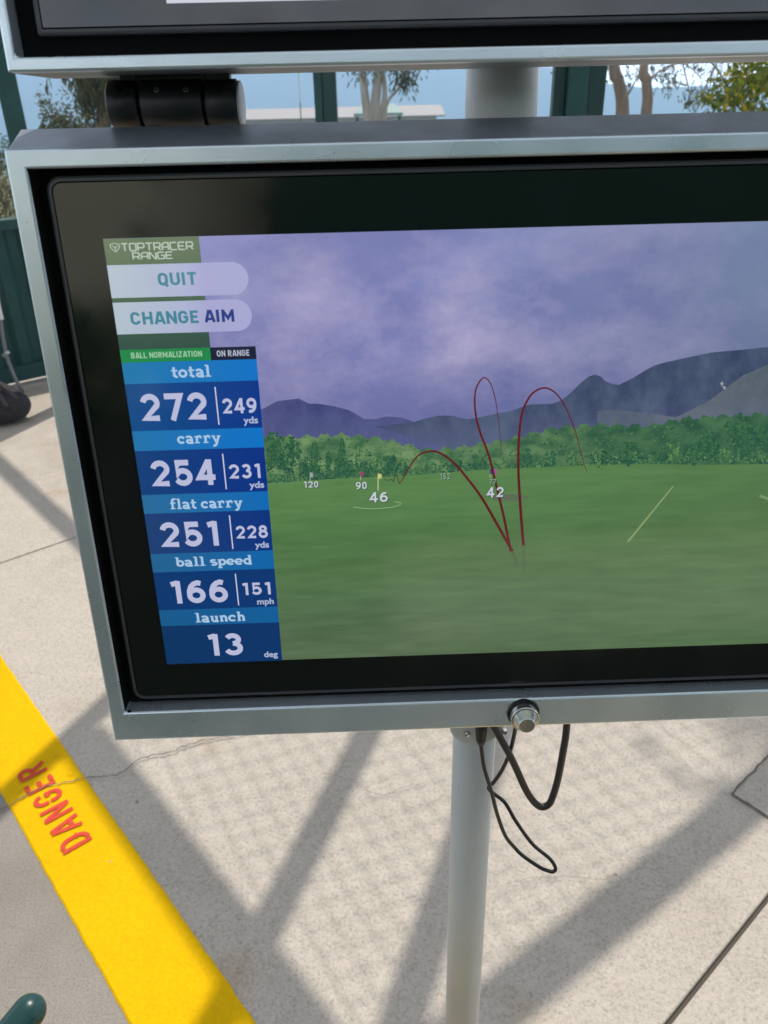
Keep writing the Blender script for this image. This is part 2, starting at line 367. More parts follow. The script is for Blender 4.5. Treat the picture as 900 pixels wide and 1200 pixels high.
def shed(name, label, x0, x1, ytop, D, depth, roofm, wallm, pitch_h, posts=False):
    a = at(x0, ytop, D); b = at(x1, ytop, D); gz = -5.3 if D > 70 else -3.2
    cx = (a.x+b.x)/2; W = (b.x-a.x)
    t = thing(name, label, 'building', (cx, D+depth/2, gz))
    hz = a.z - gz
    bm = bmesh.new()
    if posts:
        for sx in (-.44, .44):
            for sy in (-.4, .4):
                box(bm, (sx*W-.07, sy*depth-.07, 0), (sx*W+.07, sy*depth+.07, hz-pitch_h)); meshobj('post', bm, wallm, t); bm = bmesh.new()
    else: box(bm, (-W*.47, -depth*.45, 0), (W*.47, depth*.45, hz-pitch_h))
    if not posts: meshobj('wall', bm, wallm, t)
    bm = bmesh.new(); e = hz-pitch_h
    pr = [(-depth/2, e-.02), (0, hz), (depth/2, e-.02), (depth/2, e-.16), (0, hz-.14), (-depth/2, e-.16)]
    if posts:   # hipped
        lo = [bm.verts.new((sx*W/2, sy*depth/2, e)) for sx, sy in ((-1, -1), (1, -1), (1, 1), (-1, 1))]
        lb = [bm.verts.new((v.co.x, v.co.y, e-.18)) for v in lo]
        rg = [bm.verts.new((-W*.34, 0, hz)), bm.verts.new((W*.34, 0, hz))]
        bm.faces.new((lo[0], lo[1], rg[1], rg[0])); bm.faces.new((lo[2], lo[3], rg[0], rg[1])); bm.faces.new((lo[1], lo[2], rg[1])); bm.faces.new((lo[3], lo[0], rg[0]))
        for k in range(4): bm.faces.new((lo[k], lb[k], lb[(k+1) % 4], lo[(k+1) % 4]))
        bm.faces.new(lb[::-1])
    else:
        r0 = [bm.verts.new((-W/2, y, z)) for y, z in pr]; r1 = [bm.verts.new((W/2, y, z)) for y, z in pr]
        for k in range(6): bm.faces.new((r0[k], r1[k], r1[(k+1) % 6], r0[(k+1) % 6]))
        bm.faces.new(r0[::-1]); bm.faces.new(r1)
    meshobj('roof', bm, roofm, t)
    return t
M_roofw = mat('pale sheet roof', (.36, .33, .32), .7); M_wallw = mat('pale render', (.5, .48, .45), .8)
M_roofg = mat('grey green roof', (.22, .33, .31), .5); M_postg = mat('green timber', (.05, .12, .11), .7)
shed('range_shed', 'long low pale-roofed shed far off below the blue hills', 190, 522, 131.2, 95, 14, M_roofw, M_wallw, .9)
shed('pavilion', 'small grey-green hip-roofed pavilion behind the pale tree trunks', 414, 472, 122.5, 60, 3.2, M_roofg, M_postg, .55, True)

# ------------------------------------------------------------------ trees and bushes
def leafmat(name, c1, c2, c3, tr=.35):
    def f(nt, b):
        g = nt.nodes.new('ShaderNodeNewGeometry')
        r = ramp(nt, g.outputs['Random Per Island'], [(.0, c1), (.55, c2), (1., c3)])
        nt.links.new(r.outputs[0], b.inputs['Base Color'])
        t = nt.nodes.new('ShaderNodeBsdfTranslucent'); nt.links.new(r.outputs[0], t.inputs[0])
        mx = nt.nodes.new('ShaderNodeMixShader'); mx.inputs[0].default_value = tr
        out = nt.nodes['Material Output']; nt.links.new(b.outputs[0], mx.inputs[1]); nt.links.new(t.outputs[0], mx.inputs[2]); nt.links.new(mx.outputs[0], out.inputs[0])
    return mat(name, rough=.55, build=f)
def barkm(name, a, b_):
    return mat(name, rough=.9, build=lambda nt, b: (nt.links.new(ramp(nt, noise(nt, 5, 5, mapscale=(1, 1, .25)), [(.35, a), (.65, b_)]).outputs[0], b.inputs['Base Color']), bump(nt, b, noise(nt, 12, 4, mapscale=(1, 1, .2)), .5, .03)))
M_bark_p = barkm('pale bark', (.34, .29, .25), (.52, .47, .42)); M_bark_b = barkm('brown bark', (.17, .12, .09), (.34, .25, .19))
M_lf_euc = leafmat('gum leaves', (.045, .07, .03), (.075, .10, .04), (.12, .13, .06))
M_lf_oliv = leafmat('olive leaves', (.05, .065, .022), (.09, .10, .035), (.15, .14, .06))
M_lf_yel = leafmat('yellow green leaves', (.06, .10, .012), (.15, .20, .02), (.42, .33, .02), .45)
M_lf_dry = leafmat('dry scrub leaves', (.08, .075, .035), (.14, .125, .06), (.20, .17, .09))
def leaf(bm, p, d, L, W, rnd):
    d = d.normalized(); s = d.cross(Vector((rnd.uniform(-1, 1), rnd.uniform(-1, 1), rnd.uniform(-1, 1))))
    if s.length < .05: return
    s = s.normalized()*W/2; nn = d.cross(s).normalized()*L*.08
    v = [bm.verts.new(q) for q in (p, p+d*L*.45+s+nn, p+d*L, p+d*L*.45-s+nn)]
    bm.faces.new(v)
def clump(bm, c, r, n, L, W, rnd, droop=.5):
    for _ in range(n):
        q = Vector((rnd.gauss(0, .45), rnd.gauss(0, .45), rnd.gauss(0, .45)))
        d = Vector((rnd.uniform(-1, 1), rnd.uniform(-1, 1), rnd.uniform(-1, 1) - droop*1.6))
        leaf(bm, c + Vector((q.x*r, q.y*r, q.z*r)), d, L*rnd.uniform(.6, 1.3), W*rnd.uniform(.7, 1.2), rnd)
def strand(bm, p, length, n, L, W, rnd):
    q = Vector(p); drift = Vector((rnd.uniform(-.12, .12), rnd.uniform(-.12, .12), 0))
    for i in range(n):
        z = q + Vector((0, 0, -length*i/n)) + drift*length*i/n
        leaf(bm, z + Vector((rnd.gauss(0, .03), rnd.gauss(0, .03), 0)), Vector((rnd.uniform(-.6, .6), rnd.uniform(-.6, .6), -1)), L*rnd.uniform(.7, 1.2), W, rnd)
def tree(name, label, base, stems, clumps, bark, lm, seed, L=.12, W=.03, n=90, strands=(), droop=.6, cat='tree', group=None):
    rnd = random.Random(seed)
    t = thing(name, label, cat, base, group)
    B = Vector(base); bm = bmesh.new()
    for pts, r0, r1 in stems:
        cp = catmull([Vector(p)-B for p in pts], 6); k = len(cp)
        tube(bm, cp, [r0+(r1-r0)*i/(k-1)*1.0 for i in range(k)], 9)
    meshobj('trunk', bm, bark, t)
    bm = bmesh.new()
    for c, r, mult in clumps: clump(bm, Vector(c)-B, r, int(n*mult), L, W, rnd, droop)
    for p, ln, k in strands: strand(bm, Vector(p)-B, ln, k, L, W, rnd)
    meshobj('crown', bm, lm, t)
    return t
# pale four-stemmed gum in the middle of the gap
rt = random.Random(11); D = 24
b0 = at(442, 400, D); b0.z = -.55
def P(x, y, d=D): return at(x, y, d)
st = []
for (xa, ya), (xb, yb), (xc, yc), r in (((432, 145), (427, 105), (424, 60), .16), ((438, 145), (441, 110), (447, 50), .19), ((444, 145), (451, 110), (447, 60), .10), ((450, 140), (455, 118), (472, 82), .07)):
    top = P(xc, yc); st.append(([b0 + Vector((rt.uniform(-.1, .1), 0, 0)), P(xa, ya), P(xb, yb), top, top + Vector((rt.uniform(-.6, .6), rt.uniform(-.5, .5), 2.4))], r, r*.35))
cl = [(P(471, 84), .42, 1.2), (P(478, 92), .30, .9), (P(462, 76), .45, 1.), (P(424, 76), .42, .8), (P(440, 66), .6, 1.2), (P(474, 100), .22, .5)]
for _ in range(22): cl.append((P(rt.uniform(405, 490), rt.uniform(-70, 58)) + Vector((0, rt.uniform(-1.2, 1.2), 0)), .7, 1.3))
tree('gum_tree', 'pale multi-stemmed gum tree standing before the blue hills', b0, st, cl, M_bark_p, M_lf_euc, 21, L=.2, W=.05, n=75)
# two brown trunks at the right, with a loose hanging canopy
D = 17; b0 = at(722, 400, D); b0.z = -.2
def bend(px, d, b, r, top, seed):
    r_ = random.Random(seed); q = [at(x, y, d) for x, y in px]
    return ([b] + q + [q[-1] + Vector((r_.uniform(-.5, .5), 0, top))], r, r*.6)
cl = [(at(rt.uniform(690, 745), rt.uniform(-60, 60), D), .55, 1.) for _ in range(16)] + [(at(708, 78, D), .25, .3), (at(742, 84, D), .22, .35)]
tree('brown_trunk_tree', 'tree with a thick leaning brown trunk, left of the two right of the green post', b0, [bend([(731, 150), (729, 115), (724, 92), (719, 66)], D, b0, .145, 3, 1), ([at(731, 118, D), at(740, 104, D), at(748, 88, D)], .025, .01)], cl, M_bark_b, M_lf_euc, 22, L=.14, W=.035, n=80)
D = 15; b1 = at(757, 400, D); b1.z = -.2
cl = []
for _ in range(46):
    x = rt.uniform(770, 872); y = rt.uniform(52, 128); 
    if y > 74+ (x-765)*.55 and rt.random() < .62: continue
    cl.append((at(x, y, D) + Vector((0, rt.uniform(-.8, .8), 0)), rt.uniform(.10, .26), rt.uniform(.2, .55)))
for _ in range(16): cl.append((at(rt.uniform(745, 900), rt.uniform(-60, 48), D), .6, 1.))
tree('brown_trunk_tree', 'straight brown trunk with sparse grey-green foliage hanging on its right', b1, [bend([(759, 150), (759, 115), (757, 90), (757, 66)], D, b1, .105, 3, 2),
     ([at(757, 62, D), at(790, 50, D), at(830, 70, D), at(850, 96, D)], .035, .012), ([at(757, 100, D), at(772, 84, D), at(800, 74, D), at(822, 92, D)], .022, .008), ([at(838, 78, D), at(826, 104, D), at(815, 132, D)], .02, .006), ([at(800, 74, D), at(806, 100, D), at(812, 130, D)], .014, .006)], cl, M_bark_b, M_lf_euc, 23, L=.11, W=.028, n=62)
# yellow-green bush at the right edge
D = 7.5; b0 = at(900, 300, D); b0.z = 0
cl = []
for _ in range(120):
    a = rt.uniform(0, 2*pi); rr = math.sqrt(rt.random()); x = 895+ 62*rr*cos(a); y = 132 + 66*rr*sin(a)
    cl.append((at(x, y, D) + Vector((0, rt.uniform(-.4, .4), 0)), .085, 1.))
for _ in range(60): cl.append((at(rt.uniform(845, 1000), rt.uniform(70, 330), D+.2) + Vector((0, rt.uniform(-.3, .4), 0)), .12, 1.))
st = [([b0, at(890+k*14, 220, D), at(872+k*22, 120, D)], .018, .006) for k in range(4)]
tree('leafy_bush', 'yellow-green broad-leaved bush at the right end of the gap', b0, st, cl, M_bark_b, M_lf_yel, 24, L=.075, W=.042, n=17, droop=.2, cat='bush')
# hanging willow-like tree at the left
D = 13; b0 = at(112, 400, D); b0.z = 0
strd = []
for _ in range(70):
    x = rt.uniform(84, 150); y0 = rt.uniform(30, 95); y1 = min(y0+rt.uniform(25, 55), 150)
    strd.append((at(x, y0, D) + Vector((0, rt.uniform(-.6, .6), 0)), (y1-y0)*D/F*1.05, 34))
for x, y0, y1 in ((51, 60, 98), (76, 70, 90), (70, 60, 84)): strd.append((at(x, y0, D), (y1-y0)*D/F, 22))
cl = [(at(rt.uniform(95, 150), rt.uniform(88, 150), D), .16, .5) for _ in range(20)] + [(at(rt.uniform(60, 190), rt.uniform(-60, 40), D), .5, .9) for _ in range(16)]
tree('weeping_tree', 'weeping olive-green tree with hanging strands beside the hinge', b0, [([b0, at(122, 140, D), at(118, 90, D), at(124, 20, D)], .13, .07), ([at(118, 90, D), at(106, 60, D), at(80, 30, D)], .04, .015)], cl, M_bark_b, M_lf_oliv, 25, L=.13, W=.028, n=60, strands=strd)
D = 10; b0 = at(72, 300, D); b0.z = 0
cl = [(at(72+rt.gauss(0, 13), 146+rt.gauss(0, 15), D) + Vector((0, rt.uniform(-.3, .3), 0)), .10, 1.) for _ in range(46)] + [(at(72+rt.gauss(0, 20), rt.uniform(160, 260), D), .16, 1.) for _ in range(20)]
tree('scrub_bush', 'rounded olive bush below the weeping tree, left of the hinge', b0, [([b0, at(70, 200, D), at(74, 140, D)], .02, .006)], cl, M_bark_b, M_lf_oliv, 26, L=.055, W=.02, n=34, droop=0, cat='bush')
D = 9; b0 = at(-8, 330, D); b0.z = 0
cl = [(at(rt.uniform(-60, 24), rt.uniform(205, 262), D) + Vector((0, rt.uniform(-.3, .3), 0)), .13, 1.) for _ in range(70)]
tree('scrub_bush', 'dry brownish scrub seen over the green fence at the left edge', b0, [([b0, at(-6, 260, D), at(2, 220, D)], .02, .006)], cl, M_bark_b, M_lf_dry, 27, L=.05, W=.02, n=34, droop=0, cat='bush')
D = 14; b0 = at(-14, 300, D); b0.z = 0
cl = [(at(rt.uniform(-70, 12), rt.uniform(170, 200), D) + Vector((0, rt.uniform(-.3, .3), 0)), .2, 1.) for _ in range(40)]
tree('scrub_bush', 'tall dark scrub behind the leftmost green post', b0, [([b0, at(-6, 230, D), at(2, 190, D)], .03, .008)], cl, M_bark_b, M_lf_euc, 28, L=.08, W=.03, n=34, droop=0, cat='bush')

# ------------------------------------------------------------------ green fence, posts, added shadow-casting frame
FB = Vector((-2.15, 4.68, 0)); FH = .94
fence = thing('panel_fence', 'dark green ribbed metal panel fence behind the black bag', 'fence', FB)
s0, s1 = -3.2, 7.0
def fp(s, off, z): return E1*s + E2*off + Vector((0, 0, z))
bm = bmesh.new(); k = 0; s = s0; pr = []
while s < s1:
    for ds, of in ((0, 0), (.028, .030), (.085, .030), (.113, 0)): pr.append((s+ds, of))
    s += .165
A = [bm.verts.new(fp(a, o_, .10)) for a, o_ in pr]; B = [bm.verts.new(fp(a, o_, FH-.05)) for a, o_ in pr]
for i in range(len(pr)-1): bm.faces.new((A[i], A[i+1], B[i+1], B[i]))
meshobj('panel', bm, M_green, fence)
for z0, z1 in ((FH-.055, FH), (.03, .12)):
    bm = bmesh.new(); beam(bm, fp(s0, .02, (z0+z1)/2), fp(s1, .02, (z0+z1)/2), .085, z1-z0); meshobj('rail', bm, M_green, fence, bevel=.006)
def post(label, base, w, d, h, splits, ang):
    t = thing('steel_post', label, 'post', base, 'green steel posts')
    t.rotation_euler.z = ang
    for x0, x1, y0, y1, mm in splits:
        bm = bmesh.new(); box(bm, (x0, y0, 0), (x1, y1, h)); meshobj('channel', bm, mm, t, bevel=.004)
    bm = bmesh.new(); box(bm, (-w*.8, -d*.9, 0), (w*.8, d*.9, .012)); meshobj('base_plate', bm, M_greend, t)
    return t
ZT = 2.95
p = at(13, 120, 4.3); post('green steel post at the left edge, rising beside the monitor corner', (p.x, p.y, 0), .1, .08, ZT-.06, ((-.046, .046, -.04, .04, M_green),), .35)
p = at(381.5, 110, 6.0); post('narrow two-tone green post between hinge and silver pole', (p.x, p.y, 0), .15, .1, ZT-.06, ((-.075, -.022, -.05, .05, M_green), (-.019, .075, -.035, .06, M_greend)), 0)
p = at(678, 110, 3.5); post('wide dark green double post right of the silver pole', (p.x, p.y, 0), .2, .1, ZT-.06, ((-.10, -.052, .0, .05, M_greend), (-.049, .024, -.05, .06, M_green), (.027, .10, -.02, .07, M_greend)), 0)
# hanging wire
bm = bmesh.new(); a = at(350, 40, 7); b = at(351, 160, 7); tube(bm, [Vector((a.x, a.y, ZT)), Vector((b.x, b.y, 0.01))], .0045, 6)
tag(meshobj('guy_wire', bm, M_galv), 'thin vertical wire left of the narrow two-tone post', 'wire')

OFF = Vector((sin(SUN_AZ), cos(SUN_AZ), 0))*(ZT/tan(SUN_EL)) + Vector((0, 0, ZT))
ohf = thing('shadow_frame', 'added unseen bars and chain-link netting overhead, casting the floor shadows', 'frame', OFF + Vector((0, 1.5, 0)))  # added frame, out of view; its bars and netting cast the floor shadows
O0 = Vector((0, 1.5, 0))
def ob(c, d, t0, t1, w_, name='beam', h=.03, dz=0.):
    c = Vector((c[0], c[1], 0)); d = Vector((d[0], d[1], 0)).normalized()
    bm = bmesh.new(); up = Vector((0, 0, dz)); beam(bm, c+d*t0-O0+up, c+d*t1-O0+up, w_, h); meshobj(name, bm, M_green, ohf)
ob((-.632+.764*.048, 1.282+.645*.048), E2, -.36, 2.4, .122)
ob((-.862, 1.571), (.40, .917), -1.2, 1.6, .075, 'brace', dz=.035)
ob((-.0655, 1.559), (.345, .938), -1.3, 1.9, .078, 'brace', dz=.035)
ob((.178, 1.272), (.36, .93), -.9, 1.2, .085, 'brace', dz=.035)
ob((.84, 1.30), (.82, .572), -1.6, 1.6, .10, 'beam', dz=-.035)
ob((-1.52, 3.065), E2, -1.2, 1.15, .075, 'beam')
# added unseen tree; its high bough softly shades the corner at the right
ZB = 6.2; OB = Vector((sin(SUN_AZ), cos(SUN_AZ), 0))*(ZB/tan(SUN_EL)) + Vector((0, 0, ZB))
stree = thing('added_shade_tree', 'added tall tree out of view with a bough shading the floor corner', 'tree', (6.0, 6.4, 0)); so_ = stree.location.copy()
bm = bmesh.new(); rv = random.Random(6)
for _ in range(210):
    a, b = rv.uniform(-.42, 1.6), rv.uniform(-.50, .55)
    if (a < -.1 and b < -.25) or (a < .15 and b > .45): continue
    cc = Vector((1.13, 1.71, 0)) + E1*a + E2*b + OB - so_ + Vector((0, 0, rv.uniform(-.1, .5)))
    for _ in range(13): leaf(bm, cc + Vector((rv.gauss(0, .06), rv.gauss(0, .06), rv.gauss(0, .05))), Vector((rv.uniform(-1, 1), rv.uniform(-1, 1), rv.uniform(-.5, .3))), .07, .045, rv)
for _ in range(150): clump(bm, Vector((rv.gauss(0, 1.1), rv.gauss(0, 1.1), 7.4+rv.gauss(0, .8))), .45, 26, .09, .05, rv, .3)
meshobj('crown', bm, leafmat('added shade tree leaves', (.03, .07, .02), (.05, .10, .03), (.08, .12, .04)), stree)
bm = bmesh.new(); tip = Vector((1.4, 2.0, .1)) + OB - so_
tube(bm, catmull([(0, 0, 0), (.05, .1, 2.5), (-.1, .0, 5.0), (-.05, .1, 7.2)], 6), [.2-.13*k/18 for k in range(19)], 10)
tube(bm, catmull([(-.1, 0, 4.6), (-.9, -.4, 5.7), (tip.x*.6, tip.y*.6, 6.3), tip], 6), [.08-.065*k/18 for k in range(19)], 8)
meshobj('trunk', bm, M_bark_b, stree)
# chain-link wires: zigzags side by side, clipped to the panel
bm = bmesh.new(); U = Vector((.36, .93, 0)).normalized(); Vv = Vector((.93, -.36, 0)).normalized(); pt = .044; st_ = .036; wr = .0023; NL = 1.0; SH_ = Vector((sin(SUN_AZ), cos(SUN_AZ), 0))*(-NL/tan(SUN_EL)) - Vector((0, 0, NL))
c0 = E1*1.5 - E2*2.4
for i in range(-78, 79):
    run = []
    for j in range(-86, 87):
        q = c0 + Vv*((i + (.5 if (i+j) % 2 else -.5)*.985)*pt) + U*(j*st_)
        ok = .47 < q.dot(E1) < 2.5 and -1.75 < q.dot(E2) < -.53
        if ok: run.append(q - O0 + SH_ + Vector((0, 0, .003*(1 if (i+j) % 2 else -1))))
        if (not ok or j == 86) and len(run) > 1: tube(bm, run, wr, 4, caps=False)
        if not ok: run = []
meshobj('added_chain_link', bm, M_galv, ohf)

# ------------------------------------------------------------------ surfaces added behind the camera for the glass to reflect
M_added_turf = mat('added dark turf', rough=.95, build=lambda nt, b: nt.links.new(ramp(nt, noise(nt, 200, 3), [(.3, (.004, .010, .005)), (.7, (.012, .026, .012))]).outputs[0], b.inputs['Base Color']))
for lo_, hi_, lb in (((-4.5, -1.85, .003), (5, -.85, .016), 'added dark turf strip right behind the viewer, for the glass to reflect'), ((-4.5, -7.2, .003), (.1, -1.86, .016), 'added dark turf further back behind the viewer, for the glass to reflect')):
    bm = bmesh.new(); box(bm, lo_, hi_); tag(meshobj('added_turf', bm, M_added_turf), lb, 'mat')  # added to keep the lower glass reflection dark
M_bw = mat('dark green added wall', (.006, .055, .033), .8)
bm = bmesh.new(); box(bm, (-.42, -.06, 0), (7, .06, 2.4))
o = meshobj('added_dark_wall', bm, M_bw); o.location = (0, -3.2, 0); tag(o, 'added dark green wall behind the viewer, for the glass to reflect', 'wall')  # added wall, gives the screen a dark reflection
bm = bmesh.new(); box(bm, (-9, -.1, 0), (9, .1, 3.3))
o = meshobj('added_cream_wall', bm, mat('added cream stucco', rough=.9, build=paint((.66, .64, .48), .08, 2, .9))); o.location = (-5, -8.5, 0); tag(o, 'added cream wall behind the viewer, brightening the glass reflection', 'wall')  # added wall, gives the bezel its bright olive reflection
bm = bmesh.new(); rg = random.Random(4)
for _ in range(1900): clump(bm, Vector((rg.uniform(-6, 6), rg.uniform(-.3, .3), rg.uniform(0, 1.25))), .15, 14, .08, .05, rg, 0)
o = meshobj('hedge', bm, leafmat('added hedge leaves', (.008, .085, .035), (.010, .11, .045), (.02, .13, .05))); o.location = (-5.5, -7.4, 0); tag(o, 'added low green hedge behind the viewer, for the glass to reflect', 'hedge')  # added hedge, greens the reflection below the cream wall

# shrub added to soften the dark wall's edge in the reflection
shrub = thing('added_shrub', 'added loose shrub behind the viewer, softening the reflected wall edge', 'shrub', (-.62, -3.3, 0)); bm = bmesh.new()
for _ in range(420):
    xx = rg.random()**2*.75
    clump(bm, Vector((.25-xx, rg.uniform(-.1, .1), rg.uniform(.1, 2.5))), .07, 7, .07, .03, rg, 0)
meshobj('added_foliage', bm, leafmat('added shrub leaves', (.012, .03, .012), (.02, .05, .02), (.03, .06, .025)), shrub)
bm = bmesh.new(); tube(bm, [(0, 0, 0), (.05, 0, 1.2), (.1, .02, 2.3)], [.02, .015, .006], 8); meshobj('added_stem', bm, M_bark_b, shrub)

# ------------------------------------------------------------------ pole
PX, PY = .0835, .58
pole = thing('support_pole', 'round silver pole carrying the two monitors', 'pole', (PX, PY, 0))
bm = bmesh.new(); lathe(bm, [(.021, 0), (.021, 1.50-.10)], Matrix(), 48); meshobj('tube', bm, M_pole, pole, smooth=False)
bm = bmesh.new(); lathe(bm, [(.0235, 1.41), (.0235, 1.565)], Matrix(), 48); meshobj('sleeve', bm, M_pole, pole)
for o_ in list(pole.children):
    for f in o_.data.polygons: f.use_smooth = len(f.vertices) == 4
bm = bmesh.new(); lathe(bm, [(.075, 0), (.075, .008), (.03, .010), (.0215, .03)], Matrix(), 40); meshobj('base_flange', bm, M_pole, pole)
fc = at(558, 846, .548) - pole.location
Mf = Matrix.Translation(fc) @ Matrix.Rotation(radians(90), 4, 'X')
bm = bmesh.new(); lathe(bm, [(.0235, -.004), (.0250, -.003), (.0250, .003), (.0235, .004)], Mf, 48); meshobj('mounting_plate', bm, M_pole, pole)
for q in ((547, 860), (591, 858)):
    c = at(*q, .543) - pole.location
    bm = bmesh.new(); lathe(bm, [(.0030, -.002), (.0030, .0015), (.0022, .002), (.0014, .0012), (.0012, .0002)], Matrix.Translation(c) @ Matrix.Rotation(radians(90), 4, 'X'), 16); meshobj('screw', bm, M_metal, pole)

# ------------------------------------------------------------------ monitor builder
TX, TY, TZ, TILT, YAW = -.164473, .495829, -.071669 + H, .0988523, .0161262
def axes(tilt, yaw):
    wv = Vector((cos(yaw), sin(yaw), 0)); n0 = Vector((sin(yaw), -cos(yaw), 0))
    d = Vector((0, 0, -1))*cos(tilt) + n0*sin(tilt); return wv, -d, wv.cross(-d)
SW, SH = .5315, .299
def monitor(label, TL, tilt, yaw, dims):
    """origin: bottom centre of the housing; locals X across, Y up, Z to the viewer; S() maps screen coords"""
    X, Y, Z = axes(tilt, yaw)
    il, it, ib, fl, ft, fb, gl, gt, gb, lipz, top = (dims[k] for k in ('il', 'it', 'ib', 'fl', 'ft', 'fb', 'gl', 'gt', 'gb', 'lipz', 'top'))
    deep = dims.get('deep', -.030); rad = dims.get('rad', .0085)
    org = Vector((SW/2, -SH-fb, -.03))
    Mw = Matrix((X, Y, Z)).transposed().to_4x4(); Mw.translation = TL + X*org.x + Y*org.y + Z*org.z
    t = thing('display_monitor', label, 'monitor', group='monitors on the silver pole', matrix=Mw)
    L = lambda x, y, z=0.: Vector((x, y, z)) - org
    # back shell
    bm = bmesh.new(); ix, iy = top
    fr = [(-fl, ft), (SW+fl, ft), (SW+fl, -SH-fb), (-fl, -SH-fb)]
    bk = [(-fl+ix, ft+iy), (SW+fl-ix, ft+iy), (SW+fl-ix, -SH-fb+.004), (-fl+ix, -SH-fb+.004)]
    a = [bm.verts.new(L(x, y, lipz-.004)) for x, y in fr]; b = [bm.verts.new(L(x, y, deep)) for x, y in bk]
    for k in range(4): bm.faces.new((a[k], b[k], b[(k+1) % 4], a[(k+1) % 4]))
    bm.faces.new(b); bmesh.ops.recalc_face_normals(bm, faces=bm.faces)
    shell = meshobj('housing', bm, M_shell, t, bevel=.0012)
    # front frame: lip ring with rolled inner return
    def ring(bm, x0, x1, y0, y1, z): return [bm.verts.new(L(x, y, z)) for x, y in ((x0, y1), (x1, y1), (x1, y0), (x0, y0))]
    bm = bmesh.new(); r = .0013
    rs = [(0, lipz-.005), (0, lipz-r*.8), (r*.3, lipz-r*.25), (r, lipz)]
    o_ = [ring(bm, -fl+q, SW+fl-q, -SH-fb+q, ft-q, z) for q, z in rs]
    i_ = [ring(bm, -il-q, SW+il+q, -SH-ib-q, it+q, z) for q, z in ((r, lipz), (r*.35, lipz-r*.3), (0, lipz-r), (0, -.006))]
    al = o_ + i_
    for p_, q_ in zip(al, al[1:]):
        for k in range(4): bm.faces.new((p_[k], p_[(k+1) % 4], q_[(k+1) % 4], q_[k]))
    bmesh.ops.recalc_face_normals(bm, faces=bm.faces)
    for f in bm.faces:                       # the side and top returns are blacked out, the bottom return is bare
        c_ = f.calc_center_median() + org
        if dims.get('black') and c_.z < lipz-.0016 and -il-.001 < c_.x < SW+il+.001 and -SH-ib+.002 < c_.y < it+.001: f.material_index = 1
    fo = meshobj('front_frame', bm, [M_frame, M_recess], t)
    md = fo.modifiers.new('b', 'BEVEL'); md.width = .0022; md.segments = 3; md.limit_method = 'ANGLE'; md.angle_limit = radians(80)
    bm = bmesh.new(); V = ring(bm, -il+.0005-.004, SW+il+.004, -SH-ib-.004, it+.004, -.0062); bm.faces.new(V[::-1]); meshobj('recess_back', bm, M_recess, t)
    # rounded glass face with rim
    def rrect(x0, x1, y0, y1, rr, n=8):
        out = []
        for cx, cy, a0 in ((x1-rr, y1-rr, 0), (x0+rr, y1-rr, 90), (x0+rr, y0+rr, 180), (x1-rr, y0+rr, 270)):
            out += [(cx+rr*cos(radians(a0+90*i/n)), cy+rr*sin(radians(a0+90*i/n))) for i in range(n+1)]
        return out
    g = (-gl, SW+gl, -SH-gb, gt)
    bm = bmesh.new(); A0 = rrect(*g, rad)
    lo = [bm.verts.new(L(x, y, -.006)) for x, y in A0]; hi = [bm.verts.new(L(x, y, -.0012)) for x, y in A0]
    A1 = rrect(g[0]+.0012, g[1]-.0012, g[2]+.0012, g[3]-.0012, rad*.88); h1 = [bm.verts.new(L(x, y, -.0005)) for x, y in A1]
    A2 = rrect(g[0]+.0028, g[1]-.0028, g[2]+.0028, g[3]-.0028, rad*.73); h2 = [bm.verts.new(L(x, y, -.0005)) for x, y in A2]
    h3 = [bm.verts.new(L(x, y, -.0016)) for x, y in A2]; n = len(A0)
    for p_, q_ in ((lo, hi), (hi, h1), (h1, h2), (h2, h3)):
        for k in range(n): bm.faces.new((p_[k], p_[(k+1) % n], q_[(k+1) % n], q_[k]))
    bmesh.ops.recalc_face_normals(bm, faces=bm.faces); rim = meshobj('rim', bm, M_rim, t)
    bm = bmesh.new(); A3 = rrect(g[0]+.0036, g[1]-.0036, g[2]+.0036, g[3]-.0036, rad*.65); bm.faces.new([bm.verts.new(L(x, y, -.0004)) for x, y in A3]); meshobj('glass_panel', bm, M_glass, t)
    return t, L

TL0 = Vector((TX, TY, TZ))
XA, YA, ZA = axes(TILT, YAW)
def pan(px, py, e=0.):                      # pixel to (x, y) on the lower screen's plane
    v = ray(px, py); O = TL0 + ZA*e; t = ((O-CAM).dot(ZA))/(v.dot(ZA)); q = CAM + v*t - TL0
    return Vector((q.dot(XA), q.dot(YA)))
LIP = .008
tb = pan(24, 151, -.030)
lower, LL = monitor('large lower monitor in a silver frame showing a green driving range', TL0, TILT, YAW,
    dict(il=.0353, it=.0391, ib=.0377, fl=.0466, ft=.0490, fb=.0628, gl=.0293, gt=.0350, gb=.0320, lipz=LIP, black=True, top=(tb.x+.0466, tb.y-.0490)))

# ---- picture on the lower screen: every piece is a flat lit layer
EK = 1/2**EXPO
def screenmat(name, col, k=1., build=None):
    c = lin(col)
    M = mat(name, (0, 0, 0), .09, ior=1.8, emit=c, es=EK*k)
    nt_ = M.node_tree; b = nt_.nodes['Principled BSDF']; glassy(nt_, b)
    if build: nt_.links.new(build(nt_), b.inputs['Emission Color'])
    return M
def sep(nt):
    t = nt.nodes.new('ShaderNodeTexCoord'); s_ = nt.nodes.new('ShaderNodeSeparateXYZ'); nt.links.new(t.outputs['Object'], s_.inputs[0]); return s_
def mr(nt, o, a, b):
    x = nt.nodes.new('ShaderNodeMapRange'); x.inputs[1].default_value = a; x.inputs[2].default_value = b; nt.links.new(o, x.inputs[0]); return x.outputs[0]
ly = lambda py, px=500: LL(pan(px, py).x, pan(px, py).y).y
lx = lambda px, py=500: LL(pan(px, py).x, pan(px, py).y).x
